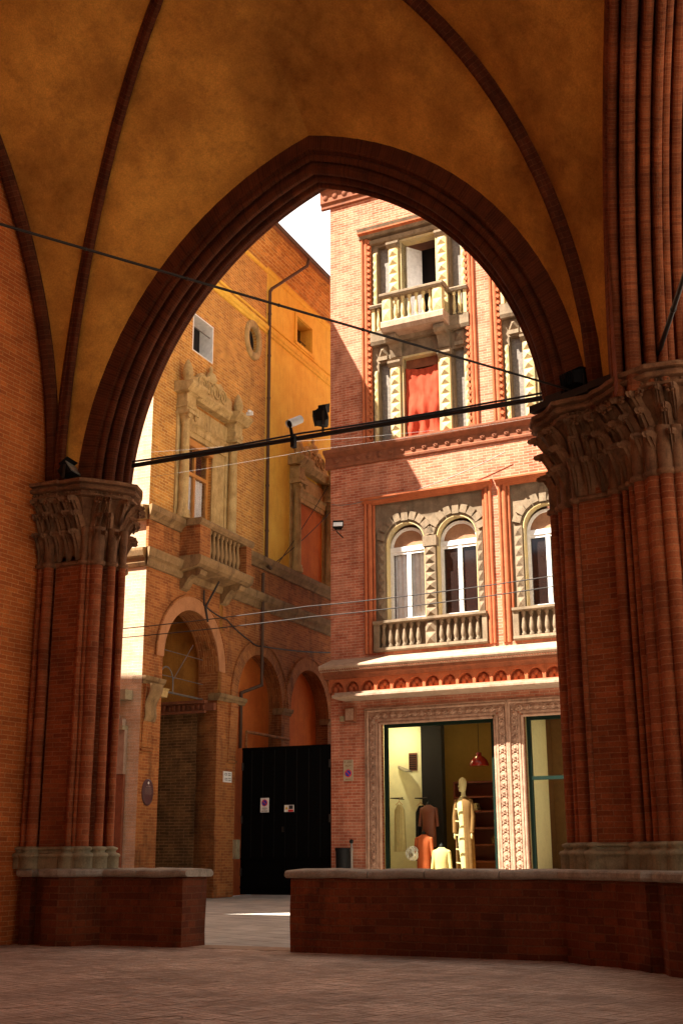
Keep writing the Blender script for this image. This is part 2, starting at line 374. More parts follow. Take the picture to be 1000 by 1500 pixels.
# ================================================================== LIGHT
sc=bpy.context.scene
w=bpy.data.worlds.new('World');sc.world=w;w.use_nodes=True;nt=w.node_tree
bg=nt.nodes['Background'];sky=nt.nodes.new('ShaderNodeTexSky');sky.sky_type='NISHITA';sky.sun_disc=False
sd=Vector((-.476,-.556,1)).normalized()
el=math.asin(sd.z);az=math.atan2(sd.x,sd.y)
sky.sun_elevation=el;sky.sun_rotation=az;sky.dust_density=2.5;sky.air_density=1
tcw=nt.nodes.new('ShaderNodeTexCoord');nz=nt.nodes.new('ShaderNodeTexNoise');nz.inputs['Scale'].default_value=2.2;nz.inputs['Detail'].default_value=6
nt.links.new(tcw.outputs['Generated'],nz.inputs['Vector'])
rp=nt.nodes.new('ShaderNodeValToRGB');rp.color_ramp.elements[0].position=.30;rp.color_ramp.elements[1].position=.55
rp.color_ramp.elements[0].color=(.35,.35,.35,1)
nt.links.new(nz.outputs['Fac'],rp.inputs[0])
mx=nt.nodes.new('ShaderNodeMix');mx.data_type='RGBA';mx.inputs[7].default_value=(6.2,5.9,5.4,1)
vn=nt.nodes.new('ShaderNodeVectorMath');vn.operation='DOT_PRODUCT';nt.links.new(tcw.outputs['Generated'],vn.inputs[0]);vn.inputs[1].default_value=Vector((-.42,.72,.58)).normalized()
r4=nt.nodes.new('ShaderNodeValToRGB');r4.color_ramp.elements[0].position=.72;r4.color_ramp.elements[1].position=.93;r4.color_ramp.elements[0].color=(3.7,3.4,3.0,1);r4.color_ramp.elements[1].color=(9.5,9.2,8.6,1)
nt.links.new(vn.outputs['Value'],r4.inputs[0]);nt.links.new(r4.outputs[0],mx.inputs[7])
nt.links.new(rp.outputs[0],mx.inputs[0]);nt.links.new(sky.outputs[0],mx.inputs[6]);nt.links.new(mx.outputs[2],bg.inputs[0])
bg.inputs[1].default_value=.052
sl=bpy.data.lights.new('sun','SUN');sl.energy=5.0;sl.angle=R(.5);sl.color=(1,.93,.82)
so=bpy.data.objects.new('sun',sl);C.objects.link(so);so.rotation_euler=(-sd).to_track_quat('-Z','Y').to_euler();so.location=(-20,-20,40)
vs=sc.view_settings;vs.view_transform='Standard';vs.look='None';vs.gamma=1;vs.exposure=2.15
sc.cycles.use_denoising=True;sc.cycles.max_bounces=10;sc.cycles.diffuse_bounces=3;sc.cycles.glossy_bounces=3;sc.cycles.transparent_max_bounces=10
sc.cycles.sample_clamp_indirect=6;sc.cycles.caustics_reflective=False;sc.cycles.caustics_refractive=False
# ================================================================== GROUND
g=MB().box(-400,400,-400,400,-.5,-.01);tag(g.build('street',M['street']),kind='structure',label='grey stone paved street beyond the brick parapets')
th=MB()
for i,(a,b) in enumerate([(-9.02,-8.3),(-8.295,-7.45)]): th.box(a,b,13.86,14.36,-.02,.004)
tag(th.build('threshold',M['ledge']),kind='structure')
# loggia floor: herringbone bricks
fl=MB().box(-11.6,5.6,-3,13.95,-.3,-.004);tag(fl.build('floor',M['fmortar']),kind='structure')
def herring():
    me_v=[];me_f=[];tint=[]
    L,W,G=.252,.063,.0045
    c,s=math.cos(R(-18)),math.sin(R(-18))
    ox,oy=-5,6
    n=70
    for i in range(-n*4,n*4):
        for j in range(-n,n):
            # herringbone lattice with 4:1 bricks
            x=i*W+j*L; y=i*W-j*L
            for k in (0,1):
                if k==0: q=[(x,y),(x+L,y),(x+L,y+W),(x,y+W)]
                else: q=[(x,y+W),(x+W,y+W),(x+W,y+W+L),(x,y+W+L)]
                cx=sum(p[0] for p in q)/4;cy=sum(p[1] for p in q)/4
                X=c*cx-s*cy+ox;Y=s*cx+c*cy+oy
                if not(-11.5<X<1.2 and -1<Y<13.86): continue
                if Y< 3 and X>-3 - 0: pass
                zt=random.uniform(-.0015,.0015);o=len(me_v)
                for px,py in q:
                    px+= G if px<cx else -G; py+= G if py<cy else -G
                    xx=c*px-s*py+ox;yy=s*px+c*py+oy
                    me_v.append((xx,yy,.002+zt+random.uniform(-.0012,.0012)))
                me_f.append((o,o+1,o+2,o+3));tint+= [random.random()]*4
    me=bpy.data.meshes.new('floor_bricks');me.from_pydata(me_v,[],me_f);a=me.attributes.new('tint','FLOAT','POINT');a.data.foreach_set('value',tint)
    me.materials.append(M['fbrick']);o=bpy.data.objects.new('floor_bricks',me);C.objects.link(o);return tag(o,kind='structure',label='reddish herringbone brick floor of the loggia')
herring()
# ================================================================== LOGGIA
PROF=[(.66,0),(.34,0),(.335,.10),(.30,.14)]
def rollpts(w,y,r,a0,a1,n=6): return [(w+r*math.cos(lerp(a0,a1,k/n)),y+r*math.sin(lerp(a0,a1,k/n))) for k in range(n+1)]
# half profile in (w, depth): w shrinks toward the opening
def half():
    P=[(.68,0.0),(.42,0.0),(.41,.05)]
    P+=rollpts(.325,.06,.055,R(60),R(-200) ,8)[::1] if False else []
    P+=[(.37,.09)]+rollpts(.30,.10,.06,R(-150+0),R(-150-0),0) if False else [(.385,.09)]
    def bead(w,y,r): return [(w-r*math.cos(a),y+r*math.sin(a)) for a in [R(x) for x in (-120,-85,-50,-15,20,55,90,120)]][::1]
    # bead bulges toward opening(-w) and the viewer(-y)
    def bd(w,y,r): return [(w+r*math.cos(a),y+r*math.sin(a)) for a in [R(x) for x in (-60,-90,-120,-150,-180,-210,-235)]]
    P+=bd(.33,.07,.055)+[(.41,.15),(.32,.18)]+bd(.215,.22,.09)+[(.32,.33),(.22,.36)]+bd(.125,.40,.058)+[(.20,.47),(.11,.49)]+bd(.06,.53,.045)+[(.10,.57)]
    return P
HP=half()
DEP=.80
HP=[(a_,b_*.70) for a_,b_ in HP]
FULL=HP+[(w_+(.05 if w_<.5 else 0),DEP-y_) for w_,y_ in reversed(HP)]
FULLF=[(a_,b_*1.45) for a_,b_ in FULL]
def pointed(O,dx,out,hw,rin,z0,zstart,prof,nseg=44,side=(0,1),phi0=0):
    """sweep prof (w,depth) along a pointed arch; O=origin xy mid, dx,out unit xy; hw inner half width; returns rows"""
    rows=[];off=rin-hw
    for sgn in (-1,1):
        P=[]
        for k in range(nseg+1):
            t=k/nseg;row=[]
            for w_,y_ in prof:
                r=rin+w_; fe=math.acos(off/r); f=t*fe
                x=sgn*(-off+r*math.cos(f)); z=z0+r*math.sin(f)
                row.append((O[0]+dx[0]*x+out[0]*y_,O[1]+dx[1]*x+out[1]*y_,z))
            P.append(row)
        rows.append(P)
    return rows
def archmesh(O,dx,out,hw,rin,z0,FULL=FULL):
    mb=MB();acc=[0]
    for a,b in zip(FULL,FULL[1:]): acc.append(acc[-1]+math.hypot(a[0]-b[0],a[1]-b[1]))
    for P in pointed(O,dx,out,hw,rin,z0,0,FULL):
        mb.grid(P,False,lambda i,j:(acc[j],i*.28))
    return mb
loggia=thing('loggia','old red brick arcade hall with ochre plastered rib vault and pointed arches','arcade building')
EO=(-7.12,13.55);ED=(1,0);EOUT=(0,1);EH,ER=3.16,4.56
FD=(.34,-.94);fl_=math.hypot(*FD);FD=(FD[0]/fl_,FD[1]/fl_);FOUT=(-FD[1],FD[0])
F0=(-2.96,13.2)
FH=3.55;FR=4.95
FO=(F0[0]+FD[0]*(FH+.66),F0[1]+FD[1]*(FH+.66))
Z0=6.12
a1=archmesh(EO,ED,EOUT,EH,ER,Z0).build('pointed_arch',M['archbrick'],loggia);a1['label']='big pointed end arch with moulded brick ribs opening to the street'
a2=archmesh(FO,FD,FOUT,FH,FR,Z0,FULLF).build('pointed_arch',M['frontarch'],loggia)
def spandrel(O,dx,out,hw,rin,xl,xr,ztop,zb=6.2):
    mb=MB();r=rin+.66;off=rin-hw
    for dep in (0.012,DEP-.012):
        for sgn,xe in ((-1,xl),(1,xr)):
            A=[];fe=math.acos(off/r);N=20
            for k in range(N+1):
                f=fe*k/N;A.append((sgn*(-off+r*math.cos(f)),Z0+r*math.sin(f)))
            W=lambda x,z:(O[0]+dx[0]*x+out[0]*dep,O[1]+dx[1]*x+out[1]*dep,z)
            for k in range(N): mb.quad(W(A[k][0],A[k][1]),W(A[k+1][0],A[k+1][1]),W(xe,A[k+1][1]),W(xe,A[k][1]))
            mb.quad(W(A[N][0],A[N][1]),W(A[N][0],ztop),W(xe,ztop),W(xe,A[N][1]))
    return mb
spandrel(EO,ED,EOUT,EH,ER,-4.4,4.5,13.3).build('end_wall',M['lwall'],loggia)
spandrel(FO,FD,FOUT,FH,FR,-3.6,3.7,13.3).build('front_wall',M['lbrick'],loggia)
# left brick wall, rear wall, second front arch, roof mass
lw=MB().box(-26,-11.5,-3,14.43,-.3,13.3);lw.build('wall',M['lwall'],loggia)
FO2=(FO[0]+FD[0]*(2*FH+1.32+.35),FO[1]+FD[1]*(2*FH+1.32+.35))
a3=copy_to(a2,loggia,(FO2[0]-FO[0],FO2[1]-FO[1],0))
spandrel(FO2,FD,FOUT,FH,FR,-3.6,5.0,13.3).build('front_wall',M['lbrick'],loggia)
m=MB();wall(m,-5.4,12.3,-.3,13.3,[dict(x0=-3.6,x1=9.6,z0=0,z1=6.0,r=2.6,d=.4)] if False else [dict(x0=3.2,x1=8.2,z0=0,z1=3.4,r=2.5,d=.4)]);m.build('rear_wall',M['lwall'],loggia,(0,-2.9,0),(0,0,PI))  # unseen wall; its arched opening is added and sized to bounce sun inside
rf=MB();rp_=[(-26,-3.3),(5.9,-3.3),(-1.4,14.45),(-26,14.45)];rf.prism(rp_,13.3,13.5);rf.build('roof',M['roof'],loggia)
# vault
A_=Vector((-11.25,13.5,6.2));B_=Vector((-3.1,13.42,6.2));D_=Vector((-11.5,7.7,6.2));Cc=Vector((FO[0]+FD[0]*3.1-.2,FO[1]+FD[1]*3.1,6.2));OO=Vector((-7.0,10.5,12.75))
def rib(P,O,n=24):
    out=[]
    for k in range(n+1):
        s_=k/n; s_=s_**1.35
        z=P.z+(O.z-P.z)*math.sqrt(max(0,1-(1-s_)**2)); out.append(Vector((lerp(P.x,O.x,s_),lerp(P.y,O.y,s_),z)))
    return out
def arch_half(side,O,dx,out,hw,rin,dep=0.05,n=24):
    r=rin+.62;off=rin-hw;fe=math.acos(off/r);L=[]
    for k in range(n+1):
        f=fe*k/n;x=side*(-off+r*math.cos(f));L.append(Vector((O[0]+dx[0]*x+out[0]*dep,O[1]+dx[1]*x+out[1]*dep,Z0+r*math.sin(f))))
    return L
def wall_arch(P,Q,r,n=24,half=0):
    h=(Q-P).length/2;d=(Q-P).normalized();L=[]
    fe=math.acos((r-h)/r)
    for k in range(n+1):
        f=fe*k/n;x=r-r*math.cos(f);L.append(P+d*x+Vector((0,0,r*math.sin(f))))
    return L
rA,rB,rC,rD=[rib(p,OO) for p in (A_,B_,Cc,D_)]
def web(mb,a,b,bulge=.10):
    n=len(a)
    # arclength-match by height
    P=[]
    for i in range(n):
        row=[]
        for j in range(11):
            v=j/10;p=a[i].lerp(b[i],v);t=i/(n-1)
            p=p+Vector((0,0,bulge*math.sin(PI*v)*t));row.append(p)
        P.append(row)
    mb.grid(P)
vm_=MB()
eL=arch_half(-1,EO,ED,EOUT,EH,ER);eR=arch_half(1,EO,ED,EOUT,EH,ER)
web(vm_,eL,rA);web(vm_,eR,rB)
fB=arch_half(-1,FO,FD,FOUT,FH,FR);fC=arch_half(1,FO,FD,FOUT,FH,FR)
web(vm_,fB,rB);web(vm_,fC,rC)
wA=wall_arch(Vector((-11.47,13.55,6.2)),Vector((-11.47,7.6,6.2)),8.2);wD=wall_arch(Vector((-11.47,7.6,6.2)),Vector((-11.47,13.55,6.2)),8.2)
web(vm_,wA,rA);web(vm_,wD,rD)
tD=wall_arch(D_,Cc,6.6);tC=wall_arch(Cc,D_,6.6)
web(vm_,tD,rD);web(vm_,tC,rC)
# second bay
E2=Vector((-11.5,-2.6,6.2));G2=Vector((FO2[0]+FD[0]*3.1-.2,FO2[1]+FD[1]*3.1,6.2));O2=Vector((-5.4,2.8,12.9))
r2=[rib(p,O2) for p in (D_,Cc,G2,E2)]
web(vm_,tD,r2[0]);web(vm_,tC,r2[1])
g1=arch_half(-1,FO2,FD,FOUT,FH,FR);g2=arch_half(1,FO2,FD,FOUT,FH,FR);web(vm_,g1,r2[1]);web(vm_,g2,r2[2])
w1=wall_arch(Vector((-11.47,7.6,6.2)),Vector((-11.47,-2.6,6.2)),7.2);w2=wall_arch(Vector((-11.47,-2.6,6.2)),Vector((-11.47,7.6,6.2)),7.2);web(vm_,w1,r2[0]);web(vm_,w2,r2[3])
t1=wall_arch(E2,G2,8);t2=wall_arch(G2,E2,8);web(vm_,t1,r2[3]);web(vm_,t2,r2[2])
vm_.build('vault',M['vault'],loggia)
def ribmesh(path,wd=.085,dp=.15):
    mb=MB();prof=[(wd,.10),(wd,-.04),(wd*.62,-.06),(wd*.6,-dp*.75),(wd*.3,-dp),(-wd*.3,-dp),(-wd*.6,-dp*.75),(-wd*.62,-.06),(-wd,-.04),(-wd,.10)]
    n=len(path);P=[];L=[0]
    h=(path[-1]-path[0]);h.z=0;h.normalize();side=Vector((-h.y,h.x,0))
    for i in range(n):
        t=(path[min(i+1,n-1)]-path[max(i-1,0)]).normalized()
        nn=side.cross(t).normalized()
        if nn.z<0: nn=-nn
        # nn points up/outwards of the vault
        P.append([path[i]+side*a+nn*b for a,b in prof])
        if i: L.append(L[-1]+(path[i]-path[i-1]).length)
    acc=[0]
    for a,b in zip(prof,prof[1:]): acc.append(acc[-1]+math.hypot(a[0]-b[0],a[1]-b[1]))
    mb.grid(P,False,lambda i,j:(acc[j],L[i]));return mb
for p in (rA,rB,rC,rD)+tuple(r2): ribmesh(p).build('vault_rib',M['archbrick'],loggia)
for p in (wA,wD,w1,w2): 
    q=[v+Vector((.03,0,0)) for v in p];ribmesh_=MB();prof=[(-.16,-.02),(.09,-.02),(.11,.04),(.10,.12),(.02,.16),(-.05,.14)]
    P=[];L=[0];cy=(q[0].y+(q[-1].y-q[0].y))
    for i in range(len(q)):
        t=(q[min(i+1,len(q)-1)]-q[max(i-1,0)]).normalized();nn=Vector((1,0,0)).cross(t)
        if nn.z<0 or (i<3 and (nn.y>0)!=(q[0].y>q[-1].y)): nn=-nn
        P.append([q[i]+Vector((b,0,0))-nn*a for a,b in prof])
        if i:L.append(L[-1]+(q[i]-q[i-1]).length)
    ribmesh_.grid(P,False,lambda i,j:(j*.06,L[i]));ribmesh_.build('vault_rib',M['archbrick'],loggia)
ribmesh([v for v in tD]+[v for v in reversed(tC)][1:],.3,.35).build('transverse_arch',M['moulded'],loggia)
# ------------------------------------------------------------------ piers
def leaf(mb,p,n,h,wd,out,lean=0):
    """acanthus leaf: base point p, outward normal n(xy)"""
    tx,ty=-n[1],n[0];rows=[];K=12
    for k in range(K+1):
        t=k/K
        if t<.8: z=h*t/.8;o=lean*t/.8+out*(t/.8)**2.4
        else:
            a=(t-.8)/.2*PI*.95;z=h-.035*(1-math.cos(a))*1.0;o=lean+out+.035*math.sin(a)
        lob=.80+.20*abs(math.sin(t*11.5))
        ww=wd*(.42+.75*math.sin(PI*min(1,t*.86+.07)))*lob
        row=[]
        for q in (-1,-.8,-.45,-.15,0,.15,.45,.8,1):
            d=o-abs(q)**1.6*.05*(.6+t)+(.026 if q==0 else 0)+(-.020 if abs(q)==.15 else 0)+(.016 if abs(q)==.45 else 0)
            row.append((p[0]+n[0]*d+tx*ww*q/2,p[1]+n[1]*d+ty*ww*q/2,p[2]+z+abs(q)*.018))
        rows.append(row)
    mb.grid(rows,False)
def volute(mb,p,n,s):
    """small five-lobed rosette facing outward"""
    tx,ty=-n[1],n[0]
    mb.sphere((p[0]+n[0]*.03,p[1]+n[1]*.03,p[2]),s*.32,6,4)
    for k in range(5):
        a=2*PI*k/5+.3
        mb.sphere((p[0]+n[0]*.012+tx*math.cos(a)*s*.62,p[1]+n[1]*.012+ty*math.cos(a)*s*.62,p[2]+math.sin(a)*s*.62),s*.36,6,4)
def along(path,step):
    out=[];acc=0;nxt=step*.5
    for a,b in zip(path,path[1:]):
        a=Vector(a);b=Vector(b);L=(b-a).length;d=(b-a)/L if L>0 else a
        while nxt<=acc+L:
            out.append((a+d*(nxt-acc),(d.y,-d.x)));nxt+=step
        acc+=L
    return out
def pier(name,label,core,tubes,front,basepoly,zc=5.2,group=None,panel=None):
    """core: CCW polygon; front: ordered indices range (a,b) of the edges one sees"""
    pr=thing(name,label,'pier',(0,0,0),0,group)
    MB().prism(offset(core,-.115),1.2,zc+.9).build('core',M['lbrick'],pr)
    if panel:
        (ax,ay),(bx_,by_)=panel;d_=Vector((bx_-ax,by_-ay)).normalized();q_=Vector((-d_.y,d_.x))*.22
        MB().prism([(ax,ay),(bx_,by_),(bx_+q_.x,by_+q_.y),(ax+q_.x,ay+q_.y)],1.2,zc+.1).build('brick_panel',M['lbrick'],pr)
    for (x,y,r) in tubes: MB().tube((x,y,1.24),(x,y,zc),r,r*.97,10,False,wob=.004).build('shaft',M['moulded'],pr)
    mb=MB();b1=offset(core,.10);b2=offset(core,.06)
    mb.prism(b1,.97,1.12);mb.ring([(offset(core,.125),1.12),(offset(core,.135),1.14),(offset(core,.125),1.165),(offset(core,.07),1.18),(offset(core,.055),1.21),(offset(core,.09),1.225),(offset(core,.09),1.245),(offset(core,.02),1.26)])
    for x,y,r in tubes:
        mb.lathe((x,y,0),[(r+.085,.972),(r+.085,1.118),(r+.09,1.12),(r+.105,1.14),(r+.09,1.165),(r+.045,1.18),(r+.035,1.205),(r+.065,1.222),(r+.065,1.242),(r+.01,1.262)],10)
    mb.build('base',M['base'],pr)
    mb=MB();mb.prism(basepoly,0-.02,.87);mb.build('plinth',M['parapet'],pr)
    mb=MB();o1=offset(basepoly,.06);mb.ring([(offset(basepoly,.01),.865),(offset(basepoly,.045),.875),(o1,.90),(o1,.945),(offset(basepoly,.045),.965),(offset(basepoly,.0),.975)]);mb.build('coping',M['coping'],pr)
    # capital
    mb=MB()
    mb.ring([(offset(core,.0),zc-.05),(offset(core,.045),zc-.03),(offset(core,.05),zc),(offset(core,.01),zc+.03),(offset(core,.01),zc+.3),(offset(core,.03),zc+.55),(offset(core,.07),zc+.78),(offset(core,.17),zc+.96)])
    for x,y,r in tubes: mb.lathe((x,y,0),[(r,zc-.06),(r+.035,zc-.04),(r+.035,zc),(r,zc+.02),(r+.015,zc+.5)],10)
    pth=[core[i] for i in front]
    for (p,n) in along(pth,.165):
        leaf(mb,(p.x+n[0]*.04,p.y+n[1]*.04,zc+.02),n,.42+random.uniform(-.02,.02),.15,.13,.04)
    for (p,n) in along(pth,.175):
        leaf(mb,(p.x+n[0]*.045,p.y+n[1]*.045,zc+.32),n,.40+random.uniform(-.03,.02),.15,.13,.06)
        volute(mb,(p.x+n[0]*.20,p.y+n[1]*.20,zc+.66),n,.045)
    for (p,n) in along(pth,.17):
        leaf(mb,(p.x+n[0]*.07,p.y+n[1]*.07,zc+.56),n,.36,.12,.13,.10)
    for (p,n) in along(pth,.20):
        volute(mb,(p.x+n[0]*.25,p.y+n[1]*.25,zc+.88),n,.062)
    mb.build('capital',M['capital'],pr)
    mb=MB();ab=core
    mb.ring([(offset(ab,a_),zc+b_) for a_,b_ in ((.18,.93),(.225,.945),(.235,.975),(.185,.985),(.185,1.025),(.26,1.035),(.285,1.06),(.265,1.09),(.225,1.095),(.225,1.115),(.295,1.125),(.305,1.15),(.30,1.175),(.27,1.18))])
    for (p,n) in along(pth,.062): mb.sphere((p.x+n[0]*.205,p.y+n[1]*.205,zc+1.005),.019,6,4)
    mb.build('abacus',M['capital'],pr)
    return pr
Lc=[(-11.52,13.46),(-11.22,13.47),(-11.20,13.52),(-10.76,13.52),(-10.70,13.58),(-10.62,13.70),(-10.52,13.80),(-10.45,13.93),(-10.50,14.06),(-10.60,14.2),(-10.70,14.33),(-10.78,14.4),(-11.52,14.40)]
Lt=[(-11.43,13.46,.045),(-11.28,13.45,.075),(-10.70,13.50,.045),(-10.635,13.54,.03),(-10.56,13.62,.092),(-10.425,13.79,.062),(-10.36,13.96,.05),(-10.50,14.12,.06),(-10.64,14.28,.09),(-10.80,14.40,.045)]
Lb=[(-11.52,13.62),(-11.36,13.62),(-11.36,13.40),(-11.18,13.38),(-11.18,13.5),(-10.98,13.5),(-10.93,13.33),(-10.68,13.33),(-10.50,13.43),(-10.36,13.66),(-10.30,13.95),(-10.36,14.22),(-10.55,14.45),(-11.52,14.48)]
pier('clustered_pier','dark clustered brick pier with carved capital against the left wall',Lc,Lt,range(0,len(Lc)-1),Lb,panel=((-11.20,13.51),(-10.76,13.51)))
Rc=[(-3.88,14.05),(-3.84,13.95),(-3.74,13.88),(-3.66,13.80),(-3.58,13.70),(-3.53,13.62),(-3.09,13.56),(-2.98,13.42),(-2.86,13.34),(-2.74,13.2),(-2.6,13.08),(-2.4,12.98),(-2.2,13.0),(-2.0,13.12),(-1.8,13.4),(-1.75,13.8),(-2.0,14.2),(-2.5,14.35),(-3.5,14.38),(-3.78,14.3)]
Rt=[(-3.93,14.0,.055),(-3.82,13.88,.03),(-3.703,13.80,.078),(-3.56,13.62,.035),(-3.028,13.46,.068),(-2.898,13.34,.038),(-2.79,13.22,.045),(-2.66,13.10,.088),(-2.575,13.02,.035),(-2.49,12.97,.085),(-2.345,12.93,.08),(-2.215,12.96,.06),(-2.06,13.06,.075)]
Rb=[(-4.05,14.15),(-3.98,13.76),(-3.90,13.72),(-3.93,13.60),(-3.62,13.36),(-3.27,13.22),(-3.02,12.98),(-2.86,12.78),(-2.74,12.80),(-2.62,12.50),(-2.42,12.30),(-2.24,12.18),(-1.90,12.2),(-1.50,12.5),(-1.35,13.0),(-1.75,14.2),(-2.4,14.5),(-3.6,14.52),(-4.0,14.4)]
pier('clustered_pier','broad clustered brick corner pier on the right with tall shafts and lit carved capital',Rc,Rt,range(0,17),Rb,panel=((-3.52,13.61),(-3.10,13.55)))
# far corner pier between the two front arches (beside the view)
mx_,my_=FO[0]+FD[0]*(FH+.83),FO[1]+FD[1]*(FH+.83)
def loc2(x,y): return (mx_+FD[0]*x+FOUT[0]*y,my_+FD[1]*x+FOUT[1]*y)
Fc=[loc2(*p) for p in [(-.5,-.05),(-.7,.2),(-.82,.55),(-.7,.9),(-.5,1.15),(.5,1.15),(.7,.9),(.82,.55),(.7,.2),(.5,-.05)]]
Fc=Fc if sum(Fc[i][0]*Fc[(i+1)%10][1]-Fc[(i+1)%10][0]*Fc[i][1] for i in range(10))>0 else Fc[::-1]
Ft=[(*loc2(*p),.07) for p in [(-.5,-.05),(-.7,.2),(-.7,.9),(.5,-.05),(.7,.2),(.7,.9)]]
pier('clustered_pier','clustered brick pier between the front arches, just outside the right edge',Fc,Ft,range(0,10),offset(Fc,.15))
# pier at the far end of the second front arch closes the arcade
# ------------------------------------------------------------------ parapets
def rough_coping(name,x0,x1,y0,y1,z0,z1,parent,cuts):
    mb=MB();xs=[x0]+cuts+[x1]
    for a,b in zip(xs,xs[1:]):
        n=7;m=8;b-=.012;h=z1-z0;prof=[(y0+.05,z0),(y0+.012,z0+h*.15),(y0,z0+h*.45),(y0+.015,z0+h*.8),(y0+.06,z1),((y0+y1)/2,z1+.008),(y1-.06,z1),(y1-.01,z0+h*.7),(y1,z0+h*.4),(y1-.05,z0)]
        P=[]
        N=max(4,int((b-a)/.12))
        for i in range(N+1):
            x=lerp(a,b,i/N);e=.0 if 0<i<N else .012
            row=[]
            for (y,z) in prof:
                q=noise.noise(Vector((x*2.1,y*3,z*4)))*.014
                row.append((x,y+q+(e if y<(y0+y1)/2 else -e),z+q-(e if z>z0+.03 else 0)))
            P.append(row)
        mb.grid(P,True); mb.add(P[0],[tuple(range(len(prof)-1,-1,-1))]);mb.add(P[-1],[tuple(range(len(prof)))])
    return mb.build(name,M['coping'],parent)
def parapet_body(x0,x1,y0,y1,z1):
    mb=MB();nx=max(2,int((x1-x0)/.2));
    def f(x,y,z): 
        q=noise.noise(Vector((x*1.3,y*1.3,z*2)))*.012
        return (x+q,y+q,z)
    for (ya) in (y0,y1):
        mb.grid([[f(lerp(x0,x1,i/nx),ya,z1*j/5-.01) for i in range(nx+1)] for j in range(6)],False)
    for xa in (x0,x1): mb.grid([[f(xa,lerp(y0,y1,i/3),z1*j/5-.01) for i in range(4)] for j in range(6)],False)
    return mb
pL=thing('parapet','short brick parapet with worn stone coping beside the left pier','parapet wall')
parapet_body(-10.45,-9.05,13.80,14.38,.87).build('brick_body',M['parapet'],pL)
rough_coping('coping',-10.42,-8.97,13.73,14.45,.862,.968,pL,[-9.75])
pR=thing('parapet','long low brick parapet with stone coping in front of the shop','parapet wall')
parapet_body(-7.42,-3.92,13.72,14.26,.87).build('brick_body',M['parapet'],pR)
rough_coping('coping',-7.48,-3.98,13.65,14.33,.862,.968,pR,[-6.35,-5.62,-4.7])
pF=thing('parapet','brick parapet running toward the viewer below the front arch at the right edge','parapet wall',(-2.30,12.05,0),math.atan2(FD[1],FD[0]))
parapet_body(0,4.4,0,.55,.87).build('brick_body',M['parapet'],pF)
rough_coping('coping',0,4.4,-.07,.62,.862,.968,pF,[1.2,2.5])
# ------------------------------------------------------------------ tie rods and beam
def cable(name,pts,r,mat,label,cat,sag=0,n=14,group=None,parent=None,knobs=0):
    mb=MB();P=[]
    for a,b in zip(pts,pts[1:]):
        a=Vector(a);b=Vector(b)
        for k in range(n+(1 if b==Vector(pts[-1]) else 0)):
            t=k/n;P.append(a.lerp(b,t)-Vector((0,0,sag*4*t*(1-t))))
    for a,b in zip(P,P[1:]): mb.tube(a,b,r,r,6,False)
    if knobs:
        for k in range(knobs):
            p=P[int(len(P)*(k+.5)/knobs)];mb.sphere(p,r*1.45,6,4)
    o=mb.build(name,mat,parent)
    if label: tag(o,label,cat,group)
    return o
tb=thing('tie_beam','thick dark iron tie beam across the end arch carrying lamps','tie beam')
b=MB().tube((-10.45,14.1,6.76),(-3.95,14.1,6.74),.036,.036,8);b.build('bar',M['iron'],tb)
cable('cable',[(-10.4,14.06,6.81),(-7.5,14.05,6.80),(-3.95,14.05,6.79)],.014,M['cable'],None,None,.02,parent=tb)
cable('tie_rod',[(-3.45,13.44,6.50),(-11.55,-1.18,6.50)],.014,M['iron'],'long thin iron tie rod crossing the whole arch diagonally from upper left','tie rod',0,16,knobs=14)
cable('tie_rod',[(-2.36,13.0,6.55),(-.25,7.0,6.6)],.026,M['iron'],'short iron tie rod rising from the right capital to the picture edge','tie rod',0,10,knobs=2)
# iron strap on the right abacus
st=MB()
for a,b2 in (((-4.05,13.68,6.42),(-3.2,13.26,6.44)),((-3.2,13.26,6.44),(-2.40,12.92,6.46))):
    a=Vector(a);b2=Vector(b2);d=(b2-a);rot=Matrix.Rotation(math.atan2(d.y,d.x),3,'Z');st.cbox((a+b2)/2,(d.length,.10,.09),rot)
tag(st.build('iron_strap',M['iron']),'dark iron bar lying along the top of the right capital','iron bar')
